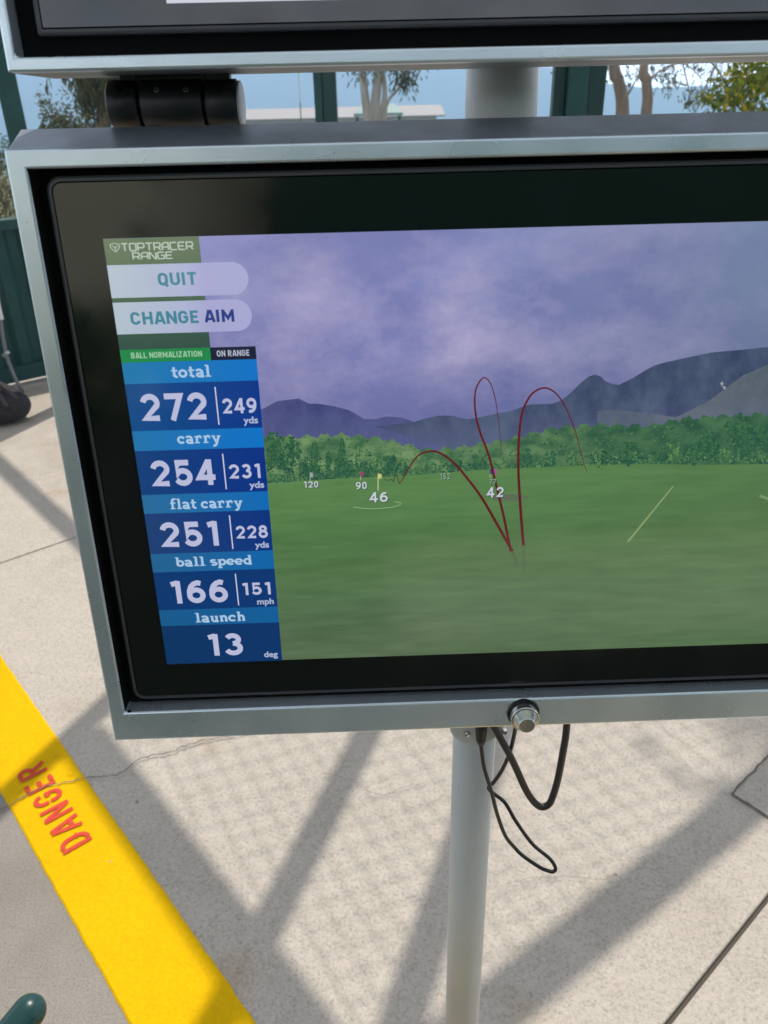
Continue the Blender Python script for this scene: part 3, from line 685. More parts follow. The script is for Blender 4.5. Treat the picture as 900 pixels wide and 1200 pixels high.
def skyb(nt):
    s_ = sep(nt); v = mr(nt, s_.outputs['Y'], ly(500), ly(270)); h = mr(nt, s_.outputs['X'], lx(240), lx(900))
    base = ramp(nt, v, [(0, lin((104, 106, 158))), (.45, lin((124, 127, 180))), (1, lin((134, 138, 190)))]).outputs[0]
    right = ramp(nt, v, [(0, lin((100, 110, 146))), (.5, lin((110, 122, 156))), (1, lin((118, 135, 166)))]).outputs[0]
    c = mixc(nt, ramp(nt, h, [(.35, (0, 0, 0)), (.95, (1, 1, 1))]).outputs[0], base, right)
    dk = noise(nt, 7, 4, mapscale=(1, 1.7, 1), seed=7)
    c = mixc(nt, ramp(nt, dk, [(.44, (0, 0, 0)), (.72, (.62, .62, .62))]).outputs[0], c, lin((93, 97, 152)))
    cl = noise(nt, 9, 7, mapscale=(1, 1.5, 1), rough=.64, seed=2)
    msk = nt.nodes.new('ShaderNodeMath'); msk.operation = 'MULTIPLY'
    hm = ramp(nt, h, [(.0, (.75,)*3), (.25, (1,)*3), (.55, (.9,)*3), (.85, (.42,)*3)]).outputs[0]; vm = ramp(nt, v, [(.0, (.25,)*3), (.35, (.9,)*3), (.7, (1,)*3), (1, (.6,)*3)]).outputs[0]
    nt.links.new(hm, msk.inputs[0]); nt.links.new(vm, msk.inputs[1])
    msk2 = nt.nodes.new('ShaderNodeMath'); msk2.operation = 'MULTIPLY'; nt.links.new(msk.outputs[0], msk2.inputs[0]); nt.links.new(ramp(nt, cl, [(.44, (0, 0, 0)), (.68, (.85, .85, .85))]).outputs[0], msk2.inputs[1])
    c = mixc(nt, msk2.outputs[0], c, lin((182, 173, 206)))
    return c
bm = bmesh.new(); bm.faces.new([bm.verts.new(LL(x, y)) for x, y in ((0, -SH), (SW, -SH), (SW, 0), (0, 0))])
screen = meshobj('screen', bm, screenmat('screen sky', (120, 120, 175), build=skyb), lower)
def flat(name, pts, m_, z, px=True, parent=None):
    bm = bmesh.new(); Q = []
    for q in pts:                                                   # stay inside the lit area
        v_ = pan(*q) if px else Vector(q); v_ = Vector((min(max(v_.x, 0), SW), max(v_.y, -SH)))
        if not Q or (v_-Q[-1]).length > 1e-6: Q.append(v_)
    f = bm.faces.new([bm.verts.new(LL(q.x, q.y, z)) for q in Q])
    if f.normal.z < 0: f.normal_flip()
    bmesh.ops.triangulate(bm, faces=bm.faces)
    return meshobj(name, bm, m_, parent or screen)
def mount(c1, c2, sd):
    def f(nt):
        a = ramp(nt, noise(nt, 24, 7, mapscale=(1.5, 1, 1), seed=sd, rough=.68), [(.36, lin(c1)), (.64, lin(c2))]).outputs[0]
        vv = mr(nt, sep(nt).outputs['Y'], ly(530), ly(440))        # mist in the valley
        return mixc(nt, ramp(nt, vv, [(.0, (.55,)*3), (.6, (0,)*3)]).outputs[0], a, lin((96, 104, 140)))
    return f
flat('mountain', [(296, 484), (310, 478), (325, 470), (350, 467), (362, 473), (373, 473), (392, 476), (410, 481), (427, 491), (440, 491), (453, 488), (470, 489), (490, 496), (520, 510), (560, 540), (305, 560)], screenmat('far mountain', (72, 76, 128), build=mount((62, 66, 114), (82, 86, 136), 1)), .0001)
flat('mountain', [(440, 500), (465, 497), (483, 495), (500, 490), (513, 487), (530, 487), (545, 491), (557, 490), (575, 486), (600, 481), (620, 474), (647, 473), (658, 469), (667, 462), (680, 449), (690, 441), (697, 439), (704, 441), (710, 447), (718, 450), (725, 451), (733, 447), (743, 442), (756, 434), (767, 428), (782, 424), (800, 420), (833, 413), (867, 410), (905, 406), (1150, 396), (1150, 545), (600, 545)], screenmat('near mountain', (64, 74, 110), build=mount((50, 60, 92), (80, 92, 118), 3)), .0002)
flat('mountain', [(700, 482), (715, 480), (760, 484), (792, 489), (830, 470), (870, 440), (905, 425), (1150, 410), (1150, 545), (700, 545)], screenmat('hazy slope', (88, 96, 112), build=mount((72, 84, 102), (98, 106, 116), 5)), .00025)
def grassb(nt):
    s_ = sep(nt); v = mr(nt, s_.outputs['Y'], ly(770), ly(545)); h = mr(nt, s_.outputs['X'], lx(320), lx(900))
    c = ramp(nt, v, [(0, lin((92, 108, 84))), (.3, lin((82, 108, 78))), (.65, lin((82, 120, 72))), (1, lin((96, 138, 82)))]).outputs[0]
    n1 = noise(nt, 13, 6, mapscale=(.55, 4.2, 1), rough=.6)
    c = mixc(nt, ramp(nt, n1, [(.36, (.84, .84, .84)), (.66, (1, 1, 1))]).outputs[0], (0, 0, 0), c)
    c = mixc(nt, ramp(nt, h, [(.3, (0, 0, 0)), (1, (.6, .6, .6))]).outputs[0], c, lin((82, 110, 74)))
    return mixc(nt, .22, c, ramp(nt, noise(nt, 60, 4, mapscale=(.4, 3, 1), seed=3), [(.35, lin((62, 98, 54))), (.68, lin((104, 140, 88)))]).outputs[0])
flat('grass', [(314, 568), (350, 563), (400, 560), (450, 558), (500, 555), (560, 550), (600, 548), (680, 545), (750, 543), (830, 544), (905, 543), (1200, 536), (1200, 790)], screenmat('range grass', (85, 125, 70), build=grassb), 0.00130)
gq = [pan(*q) for q in ((314, 568), (350, 563), (400, 560), (450, 558), (500, 555), (560, 550), (600, 548), (680, 545), (750, 543), (830, 544), (900, 543))]
bpy.data.objects.remove([o for o in screen.children if o.name.startswith('grass')][0])
flat('grass', [tuple(q) for q in gq] + [(SW, gq[-1].y), (SW, -SH), (0, -SH), (0, gq[0].y)], bpy.data.materials['range grass'], 0.00130, px=False)
def hillb(nt):
    n1 = noise(nt, 75, 4, mapscale=(1, 1.5, 1), rough=.6, seed=4)
    c = ramp(nt, n1, [(.36, lin((58, 98, 70))), (.5, lin((88, 122, 84))), (.66, lin((116, 146, 100)))]).outputs[0]
    h = mr(nt, sep(nt).outputs['X'], lx(480), lx(780))
    return mixc(nt, h, c, ramp(nt, n1, [(.36, lin((44, 82, 64))), (.66, lin((72, 110, 78)))]).outputs[0])
# crowns along the range edge: many small leaf clusters, three greens
rs = random.Random(9); bm = bmesh.new(); tz = .0004
def topy(x):
    K = [(300, 510), (350, 512), (400, 509), (450, 514), (500, 527), (540, 524), (600, 514), (650, 501), (700, 497), (760, 499), (800, 490), (850, 487), (1150, 470)]
    for (a, b), (c, d) in zip(K, K[1:]):
        if a <= x <= c: return b+(d-b)*(x-a)/(c-a)
    return 480
def boty(x): return 566-(x-314)*.04 if x < 800 else 545
hp = [(x, topy(x)+2.5*sin(x*.31)+1.5*sin(x*.83)) for x in range(296, 1180, 4)]
flat('hillside', hp + [(1180, 560), (296, 575)], screenmat('pale hillside', (90, 124, 82), build=hillb), .0003)
def blob(x, y, r, mi, flatk=.85):
    global tz
    c = pan(x, y); s = (pan(x+1, y)-c).length; n = 7; R_ = r*s*1.3
    if c.x+R_ > SW or c.x-R_ < 0: return
    tz += 6.0e-8
    f = bm.faces.new([bm.verts.new(LL(c.x+cos(2*pi*k/n)*r*s*rs.uniform(.55, 1.3), c.y+sin(2*pi*k/n)*r*s*flatk*rs.uniform(.55, 1.3), tz)) for k in range(n)])
    if f.normal.z < 0: f.normal_flip()
    f.material_index = mi
for _ in range(800):                                            # scrub dotted over the slope
    x = rs.uniform(300, 1140); t = rs.random()**.8; y = topy(x) + t*(boty(x)-topy(x))
    if x < 480 and t < .4 and rs.random() < .6: continue
    r_ = rs.uniform(.9, 2.2); blob(x, y, r_, rs.choice([0, 1, 1])); blob(x-r_*.3, y-r_*.4, r_*.5, 2)
def crown(cx, by, wx, hy, dark, lit, cone=False):               # one tree: dark body, lighter tufts towards the top left
    n = int(wx*hy*.42)+24
    lobes = [(rs.uniform(-.55, .55), rs.uniform(.35, .9), rs.uniform(.3, .5)) for _ in range(7)]
    for k in range(n):
        if cone: v_ = rs.random(); u_ = rs.gauss(0, .42)*((1-v_)*1.0+.08)
        else:
            lu, lv, lr = rs.choice(lobes); a = rs.uniform(0, 2*pi); q = math.sqrt(rs.random())*lr; u_ = lu+q*cos(a); v_ = min(1, max(.03, lv+q*sin(a)*.7))
        blob(cx+u_*wx, by-hy*v_, rs.uniform(.9, 2.1), dark if rs.random() < .7 else 1)
    for k in range(n//3):
        if cone: v_ = rs.uniform(.2, 1); u_ = rs.gauss(-.1, .3)*((1-v_)+.06)
        else: lu, lv, lr = rs.choice(lobes); u_ = lu-lr*rs.uniform(0, .6); v_ = min(1, lv+lr*rs.uniform(-.1, .65))
        blob(cx+u_*wx, by-hy*v_, rs.uniform(.5, 1.2), lit)
x = 312
while x < 1140:                                                 # belt along the range edge
    hh = rs.uniform(5, 13) if x < 700 else rs.uniform(9, 22)
    crown(x, boty(x)+1, rs.uniform(6, 12), hh, rs.choice([0, 0, 1]), 2); x += rs.uniform(5, 10)
for cx, wx, hy, dk, lt, cn in ((322, 15, 60, 0, 1, False), (341, 17, 54, 0, 2, False), (358, 10, 30, 0, 1, False), (369, 13, 48, 0, 1, True), (385, 9, 36, 0, 1, True), (401, 13, 50, 0, 1, True), (420, 6, 42, 1, 3, True), (405, 18, 26, 0, 1, False), (438, 6, 28, 1, 3, False), (430, 10, 22, 0, 1, False), (455, 12, 28, 0, 1, False), (470, 8, 22, 0, 2, False), (500, 15, 18, 1, 2, False), (530, 14, 22, 0, 1, False), (588, 4, 22, 1, 3, True),
        (560, 12, 24, 0, 1, False), (615, 10, 30, 0, 1, False), (640, 12, 26, 0, 2, False), (672, 9, 24, 1, 2, False), (700, 14, 26, 0, 2, False), (735, 12, 32, 0, 1, False), (790, 9, 30, 1, 3, False), (770, 14, 24, 0, 1, False), (812, 9, 30, 0, 1, False), (832, 14, 42, 0, 1, False), (868, 22, 52, 0, 1, False), (895, 18, 48, 0, 1, False), (940, 26, 52, 0, 1, False), (1000, 26, 50, 0, 1, False), (1060, 26, 50, 0, 1, False), (1110, 26, 50, 0, 1, False)):
    crown(cx, boty(cx)+1.5, wx, hy, dk, lt, cn)
def islands(*cs):
    def f(nt):
        g = nt.nodes.new('ShaderNodeNewGeometry'); return ramp(nt, g.outputs['Random Per Island'], [(k/(len(cs)-1), lin(c)) for k, c in enumerate(cs)]).outputs[0]
    return f
meshobj('tree_line', bm, [screenmat('leaf dark', (40, 80, 56), build=islands((34, 72, 54), (42, 84, 60), (40, 84, 72), (52, 96, 66))), screenmat('leaf mid', (60, 100, 66), build=islands((48, 88, 62), (62, 104, 70), (72, 112, 74))),
    screenmat('leaf light', (90, 128, 84), build=islands((76, 116, 76), (92, 130, 84), (104, 138, 90))), screenmat('leaf pale', (112, 144, 90), build=islands((96, 132, 78), (118, 150, 90)))], screen)

def SX(x, y, z): return LL(x, y, z)
def trace(px, w0, w1, m_, z):
    P = catmull([Vector((*pan(*q), 0)) for q in px], 6); n = len(P); bm = bmesh.new(); L_ = []
    s = (pan(501, 500)-pan(500, 500)).length
    for i, p_ in enumerate(P):
        d = (P[min(i+1, n-1)]-P[max(i-1, 0)]).normalized(); nv = Vector((-d.y, d.x, 0)); t = i/(n-1); wd = (w0(t)*.64 if callable(w0) else w0+(w1-w0)*t)*s
        L_.append((bm.verts.new(LL(*(p_+nv*wd/2).xy, z+i*1e-7)), bm.verts.new(LL(*(p_-nv*wd/2).xy, z+i*1e-7))))
    for a, b in zip(L_, L_[1:]): bm.faces.new((a[1], b[1], b[0], a[0]))
    for f in bm.faces:
        if f.normal.z < 0: f.normal_flip()
    return meshobj('picture_line', bm, m_, screen)
M_tr = screenmat('trace red', (92, 22, 30)); M_trd = screenmat('trace far', (66, 40, 50))
trace([(600, 645), (583, 615), (567, 587), (553, 567), (533, 543), (517, 531), (505, 528), (490, 533), (478, 549), (472, 560), (468, 566)], lambda t: 4.6*(1-t)**.8+1.2, 1, M_tr, 0.00150)
trace([(468, 566), (466, 560), (464, 556), (462, 560), (461, 564), (459, 561), (455, 562), (450, 561)], 1.0, .7, M_trd, 0.00150)
trace([(598, 645), (590, 605), (582, 572), (573, 535), (563, 508), (558, 490), (556, 472), (557, 457), (562, 446), (568, 442), (575, 450), (580, 467), (583, 487), (586, 513), (587, 533)], lambda t: 4.6*(1-t)**1.1+.7, 1, M_tr, 0.00152)
trace([(613, 638), (611, 615), (608.5, 580), (607, 550), (607.5, 515), (611, 485), (619, 466), (628, 457), (638, 454), (648, 458), (657, 468), (667, 487), (675, 510), (682, 537), (687, 552)], lambda t: 5.0*(1-t)**1.0+.9, 1, M_tr, 0.00154)
# faded ends of the traces near the tee
trace([(606, 662), (600, 645)], 3.6, 4.6, screenmat('trace fade', (80, 98, 66)), 0.00149); trace([(614, 668), (613, 638)], 3.6, 5, screenmat('trace fade', (82, 102, 68)), 0.00149)
trace([(735, 634), (788, 569)], 2.6, 1.6, screenmat('pale line', (134, 156, 104)), 0.00140)  # reflection on the glass, painted into the picture as a pale line
trace([(889, 580), (905, 586)], 3., 3., screenmat('pale line', (120, 146, 100)), 0.00140)
trace([(414, 593), (428, 595), (443, 595), (462, 593), (470, 589), (462, 587)], .9, .9, screenmat('green ring', (140, 172, 122)), 0.00140)
M_flagp = screenmat('flag pole', (176, 190, 140))
trace([(443, 574), (443, 555)], 1.4, 1.2, M_flagp, 0.00142); flat('flag', [(443, 554), (447, 555), (447, 560), (443, 560)], screenmat('yellow flag', (196, 196, 120)), 0.00143)
for fx, fy, c in ((424, 555, (150, 60, 110)), (580, 552, (160, 80, 150)), (575.5, 552, (50, 66, 110)), (365, 556, (150, 160, 170))):
    flat('flag', [(fx-1.8, fy-3), (fx+1.8, fy-3), (fx+1.8, fy+2.5), (fx-1.8, fy+2.5)], screenmat('small flag', c), 0.00143); trace([(fx-1.5, fy+7), (fx-1.5, fy-3)], .7, .7, M_flagp, 0.00142)
flat('ground_mark', [(571, 579), (600, 578), (622, 581), (606, 586), (580, 586)], screenmat('worn turf', (92, 106, 84)), 0.00135)

# ---- text
def textmesh(s, bold=.0, spacing=1.0):
    cu = bpy.data.curves.new('t', 'FONT'); cu.body = s; cu.size = 1; cu.offset = bold; cu.space_character = spacing; cu.resolution_u = 6
    o = bpy.data.objects.new('t', cu); C.objects.link(o); dg = bpy.context.evaluated_depsgraph_get(); dg.update()
    me = bpy.data.meshes.new_from_object(o.evaluated_get(dg)); bpy.data.objects.remove(o); return me
def fit(me_or_bm, cx, cy, wpx, hpx, m_, z, shear=0., squeeze=None):
    """put a 2-D outline into the panel box centred on pixel (cx, cy)"""
    bm = bmesh.new()
    if isinstance(me_or_bm, bpy.types.Mesh): bm.from_mesh(me_or_bm)
    else: bm = me_or_bm
    xs = [v.co.x for v in bm.verts]; ys = [v.co.y for v in bm.verts]; x0, x1, y0, y1 = min(xs), max(xs), min(ys), max(ys)
    c = pan(cx, cy); W = (pan(cx+wpx/2, cy)-pan(cx-wpx/2, cy)).length; Hh = (pan(cx, cy+hpx/2)-pan(cx, cy-hpx/2)).length
    for v in bm.verts:
        v.co = LL(c.x + ((v.co.x-x0)/(x1-x0)-.5)*W, c.y + ((v.co.y-y0)/(y1-y0)-.5)*Hh, z + v.co.z)
    for f in bm.faces:
        f.normal_update()
        if f.normal.z < 0: f.normal_flip()
    return meshobj('lettering', bm, m_, screen)
M_txt = screenmat('pale text', (198, 198, 222)); M_num = screenmat('pale numerals', (182, 186, 216)); M_hd = screenmat('heading text', (166, 196, 224))
M_teal = screenmat('teal text', (66, 128, 148)); M_navy = screenmat('navy text', (36, 58, 128)); M_small = screenmat('small text', (168, 180, 210))
# strokes: squared logo face and slab lower case
LOGO = {'T': [[(0, 5), (4, 5)], [(2, 5), (2, 0)]], 'O': [[(0, .6), (0, 4.4), (.6, 5), (3.4, 5), (4, 4.4), (4, .6), (3.4, 0), (.6, 0), (0, .6)]],
 'P': [[(0, 0), (0, 5), (3.4, 5), (4, 4.4), (4, 2.6), (3.4, 2), (0, 2)]], 'R': [[(0, 0), (0, 5), (3.4, 5), (4, 4.4), (4, 2.7), (3.4, 2.1), (0, 2.1)], [(2.2, 2.1), (4.1, 0)]],
 'A': [[(0, 0), (0, 3.6), (1.4, 5), (4, 5), (4, 0)], [(0, 2), (4, 2)]], 'C': [[(4, 5), (.6, 5), (0, 4.4), (0, .6), (.6, 0), (4, 0)]], 'E': [[(4, 5), (.6, 5), (0, 4.4), (0, .6), (.6, 0), (4, 0)], [(0, 2.5), (3.4, 2.5)]],
 'N': [[(0, 0), (0, 5), (.4, 5), (3.6, 0), (4, 0), (4, 5)]], 'G': [[(4, 5), (.6, 5), (0, 4.4), (0, .6), (.6, 0), (4, 0), (4, 2.6), (2, 2.6)]]}
def strokes(word, table, w_, adv):
    bm = bmesh.new(); x = 0; k = 0
    for ch in word:
        if ch == ' ': x += adv(' '); continue
        stroke_bm(bm, table[ch], w_, lambda a, b, z, x=x: Vector((a+x, b, z)), k*1e-6, 1e-6); k += len(table[ch]); x += adv(ch)
    return bm
def slab():
    o = arc(2, 2.4, 1.75, 1.85, 0, 360, 18); hs = .75
    T = {'o': [o], 'a': [arc(1.9, 1.35, 1.35, .95, 0, 360, 14), arc(1.7, 2.9, 1.6, 1.5, 150, 0, 9) + [(3.3, .4), (4.2, .35)]],
     'c': [arc(2, 2.4, 1.75, 1.85, 45, 318, 14), ([(3.3, 4.3), (3.3, 2.9)], .8)], 'e': [arc(2, 2.4, 1.75, 1.85, 0, 318, 14), ([(.5, 2.3), (3.7, 2.3)], .9)],
     't': [[(1.4, 6.3), (1.4, 1.4)] + arc(2.5, 1.4, 1.1, .9, 180, 300, 6), ([(0, 4.2), (3.2, 4.2)], .95)],
     'l': [[(1.4, 7), (1.4, .3)], ([(0, 6.8), (1.6, 6.8)], hs), ([(0, .4), (2.9, .4)], hs)],
     'r': [[(1.3, 4.4), (1.3, .3)], ([(0, 4.25), (1.6, 4.25)], hs), ([(0, .4), (2.8, .4)], hs), arc(2.9, 2.9, 1.5, 1.5, 165, 60, 6), ([(3.6, 4.3), (3.6, 3.0)], 1.)],
     'y': [([(.9, 4.2), (2.4, .3)], 1.25), [(4., 4.2), (2.2, -1.2), (1.2, -1.8), (.5, -1.6)], ([(0, 4.25), (2, 4.25)], hs), ([(3, 4.25), (5, 4.25)], hs)],
     'f': [arc(2.7, 5.6, 1.3, 1.3, 55, 180, 7) + [(1.4, .3)], ([(.1, 4.2), (3.2, 4.2)], .95), ([(.1, .4), (2.9, .4)], hs)],
     'b': [[(1.1, 7), (1.1, .5)], ([(0, 6.8), (1.6, 6.8)], hs), arc(2.5, 2.4, 1.6, 1.85, 0, 360, 16)],
     'd': [[(3.4, 7), (3.4, .4), (4.3, .4)], ([(2.4, 6.8), (3.6, 6.8)], hs), arc(2, 2.4, 1.6, 1.85, 0, 360, 16)],
     's': [arc(1.8, 3.3, 1.3, .95, 35, 265, 9) + arc(1.9, 1.4, 1.35, 1., 90, -150, 9)],
     'p': [[(1.1, 4.4), (1.1, -1.8)], ([(0, 4.25), (1.4, 4.25)], hs), ([(0, -1.8), (2.4, -1.8)], hs), arc(2.5, 2.4, 1.6, 1.85, 0, 360, 16)],
     'u': [[(1.1, 4.3), (1.1, 1.7)] + arc(2.2, 1.6, 1.1, 1.15, 180, 330, 6), [(3.5, 4.4), (3.5, .4), (4.4, .4)], ([(0, 4.25), (1.5, 4.25)], hs), ([(2.5, 4.25), (3.8, 4.25)], hs)],
     'n': [[(1.1, 4.4), (1.1, .3)], ([(0, 4.25), (1.4, 4.25)], hs), ([(.1, .4), (2.1, .4)], hs), arc(2.4, 2.9, 1.2, 1.35, 160, 0, 7) + [(3.6, .3)], ([(2.8, .4), (4.5, .4)], hs)],
     'h': [[(1.1, 7), (1.1, .3)], ([(0, 6.8), (1.4, 6.8)], hs), ([(.1, .4), (2.1, .4)], hs), arc(2.4, 2.9, 1.2, 1.35, 160, 0, 7) + [(3.6, .3)], ([(2.8, .4), (4.5, .4)], hs)]}
    return T
OV = arc(1.7, 3.3, 1.2, 1.2, 0, 180, 10) + arc(1.7, 1.7, 1.2, 1.2, 180, 360, 10) + [(2.9, 3.3)]
CC = arc(1.7, 3.3, 1.2, 1.2, 8, 180, 10) + arc(1.7, 1.7, 1.2, 1.2, 180, 352, 10)
CAPS = {'Q': [OV, [(1.9, 1.2), (3.2, -.4)]], 'O': [OV], 'U': [[(.5, 5)] + arc(1.7, 1.7, 1.2, 1.2, 180, 360, 10) + [(2.9, 5)]], 'I': [[(.5, 0), (.5, 5)]], 'T': [[(0, 4.5), (3, 4.5)], [(1.5, 4.5), (1.5, 0)]],
 'C': [CC], 'G': [CC + [(2.9, 2.5), (1.8, 2.5)]], 'H': [[(.5, 0), (.5, 5)], [(3, 0), (3, 5)], [(.5, 2.55), (3, 2.55)]], 'A': [[(.4, 0), (1.65, 5)], [(3.3, 0), (2.05, 5)], [(.9, 1.35), (2.8, 1.35)]],
 'N': [[(.5, 0), (.5, 5)], [(3.1, 0), (3.1, 5)], [(.5, 4.6), (3.1, .4)]], 'E': [[(.5, 0), (.5, 5)], [(.5, 4.5), (2.8, 4.5)], [(.5, 2.55), (2.5, 2.55)], [(.5, .5), (2.8, .5)]],
 'M': [[(.5, 0), (.5, 5)], [(3.8, 0), (3.8, 5)], [(.5, 4.6), (2.15, 1.5), (3.8, 4.6)]], 'L': [[(.5, 5), (.5, .5), (2.7, .5)]], 'Z': [[(.3, 4.5), (2.6, 4.5), (.5, .5), (2.9, .5)]],
 'B': [[(.5, 0), (.5, 5)], [(.5, 4.5)] + arc(1.7, 3.55, 1., .95, 90, -90, 8) + [(.5, 2.6)], [(1.7, 2.6)] + arc(1.8, 1.55, 1.1, 1.05, 90, -90, 8) + [(.5, .5)]],
 'R': [[(.5, 0), (.5, 5)], [(.5, 4.5)] + arc(1.7, 3.45, 1.1, 1.05, 90, -90, 8) + [(.5, 2.4)], [(1.6, 2.4), (2.8, 0)]]}
def cadv(c): return {'I': 1.9, 'M': 5.1, ' ': 1.8, 'L': 3.4, 'T': 3.7}.get(c, 4.1)
DIG = {'0': [OV], '1': [[(1.75, 0), (1.75, 5)], [(.35, 4.25), (1.75, 4.62)]], '2': [arc(1.9, 3.35, 1.4, 1.18, 172, -28, 12) + [(.75, .52), (3.5, .52)]],
 '3': [arc(1.75, 3.62, 1.2, .92, 155, -90, 10), arc(1.75, 1.6, 1.42, 1.12, 90, -160, 12)], '4': [[(2.55, 4.8), (.45, 1.5), (3.75, 1.5)], [(2.65, 0), (2.65, 5)]],
 '5': [[(3.15, 4.5), (.85, 4.5), (.7, 2.35)] + arc(1.75, 1.72, 1.45, 1.22, 130, -155, 12)], '6': [arc(1.9, 1.72, 1.4, 1.22, 0, 360, 18), [(.5, 1.8), (.58, 2.75), (.95, 3.65), (1.6, 4.25), (2.4, 4.5), (3.05, 4.3)]],
 '7': [[(.15, 4.5), (3.3, 4.5), (1.45, 0)]], '8': [arc(1.85, 3.66, 1.15, .88, 0, 360, 16), arc(1.85, 1.58, 1.4, 1.1, 0, 360, 18)], '9': [arc(1.8, 3.28, 1.4, 1.22, 0, 360, 18), [(3.2, 3.2), (3.12, 2.25), (2.75, 1.35), (2.1, .75), (1.3, .5), (.65, .7)]]}
def dadv(c): return 3.5 if c == '1' else 4.7
SLAB = slab(); ADV = {'t': 3.9, 'l': 3.4, 'r': 4.9, 'f': 3.9, 's': 4.1, 'o': 4.9, 'a': 4.9, 'c': 4.6, 'e': 4.7, 'y': 5.3, 'b': 5., 'd': 5.1, 'p': 5., 'u': 5.2, 'n': 5.2, 'h': 5.2, ' ': 2.4}

# ---- side column
z1, z2, z3 = 0.00175, 0.00185, 0.00200
COLX = .0856
def yv(py, px=225): return pan(px, py).y
def rect(name, x0, x1, y0, y1, m_, z): return flat(name, [(x0, y0), (x1, y0), (x1, y1), (x0, y1)], m_, z, px=False)
def colmat(name, l, r):  # left-to-right tint has the glass reflection mixed into the bar colours
    def f(nt):
        s_ = sep(nt); h = mr(nt, s_.outputs['X'], LL(0, 0).x, LL(COLX, 0).x); return ramp(nt, h, [(0, lin(l)), (1, lin(r))]).outputs[0]
    return screenmat(name, l, build=f)
logoR = pan(233.5, 278).x
def logof(nt):  # panel gradient with the olive reflection painted in
    s_ = sep(nt); v = mr(nt, s_.outputs['Y'], yv(407)-LL(0, 0).y*0+LL(0, 0).y, LL(0, 0).y); return ramp(nt, v, [(0, lin((50, 78, 70))), (.45, lin((66, 96, 74))), (1, lin((98, 116, 88)))]).outputs[0]
rect('logo_panel', 0, logoR, yv(409), 0, screenmat('logo panel', (85, 105, 80), build=logof), z1)
M_shd = screenmat('logo text', (176, 192, 178))
fit(strokes('TOPTRACER', LOGO, .95, lambda c: 5.25), 185.5, 288.6, 84, 10.0, M_shd, z3)
fit(strokes('RANGE', LOGO, .95, lambda c: 5.25), 179.5, 299.3, 47, 9.0, M_shd, z3)
bm = bmesh.new(); stroke_bm(bm, [[(0, 6), (1, 6.4), (3, 6.9), (5, 6.4), (6, 6), (6, 4), (5, 2), (3, 0), (1, 2), (0, 4), (0, 6)], [(1.3, 5), (3, 3.2), (4.7, 5)], [(3, 3.2), (3, 1.2)]], .6, lambda a, b, z: Vector((a, b, z)), 0, 1e-6)
o = fit(bm, 136, 290, 11.5, 11, M_shd, z3); o.name = 'emblem'
def pill(xr_px, cy_px, y0, y1, m_, name='button'):
    r = (y1-y0)/2; cy = (y0+y1)/2; xr = xr_px
    pts = [(0, y0)] + [(xr-r+r*cos(a), cy+r*sin(a)) for a in [radians(-90+180*i/20) for i in range(21)]] + [(0, y1)]
    return flat(name, pts, m_, z2, px=False)
def btn(nt):
    s_ = sep(nt); h = mr(nt, s_.outputs['X'], LL(0, 0).x, LL(.08, 0).x); return ramp(nt, h, [(0, lin((176, 190, 202))), (.55, lin((170, 178, 208))), (.72, lin((164, 164, 206))), (1, lin((166, 166, 208)))]).outputs[0]
M_btn = screenmat('button', (185, 190, 215), build=btn)
pill(pan(291.5, 326).x, 0, yv(346.5), yv(308), M_btn); pill(pan(295.5, 369).x, 0, yv(389), yv(351.8), M_btn)
fit(strokes('QUIT', CAPS, 1.02, cadv), 208.4, 327.4, 45, 17, M_teal, z3)
fit(strokes('CHANGE', CAPS, 1.02, cadv), 193.5, 371.7, 79.5, 15.5, M_teal, z3); fit(strokes('AIM', CAPS, 1.02, cadv), 257.4, 369.6, 35, 15.2, M_navy, z3)
split = pan(247.3, 414).x
rect('status_bar', 0, split, yv(422.3), yv(407.2), screenmat('green bar', (32, 132, 72)), z2); rect('status_bar', split, COLX, yv(422.3), yv(407.2), screenmat('navy bar', (24, 30, 54)), z2)
fit(strokes('BALL NORMALIZATION', CAPS, 1.0, cadv), 196, 414.9, 83, 7.4, screenmat('bar text', (150, 196, 160)), z3)
fit(strokes('ON RANGE', CAPS, 1.0, cadv), 273.6, 413.2, 38, 7.6, screenmat('bar text', (170, 176, 196)), z3)
M_bar = [colmat('heading bar', (34, 118, 168), (14, 112, 194)), colmat('heading bar', (34, 114, 168), (12, 112, 196)), colmat('heading bar', (40, 106, 152), (14, 104, 178)), colmat('heading bar', (34, 96, 142), (14, 98, 166)), colmat('heading bar', (22, 88, 138), (14, 92, 152))]
M_val = [colmat('value panel', (18, 74, 132), (10, 52, 134)), colmat('value panel', (20, 62, 120), (10, 48, 130)), colmat('value panel', (28, 62, 114), (10, 50, 124)), colmat('value panel', (8, 54, 110), (8, 52, 112)), colmat('value panel', (6, 50, 96), (8, 50, 104))]
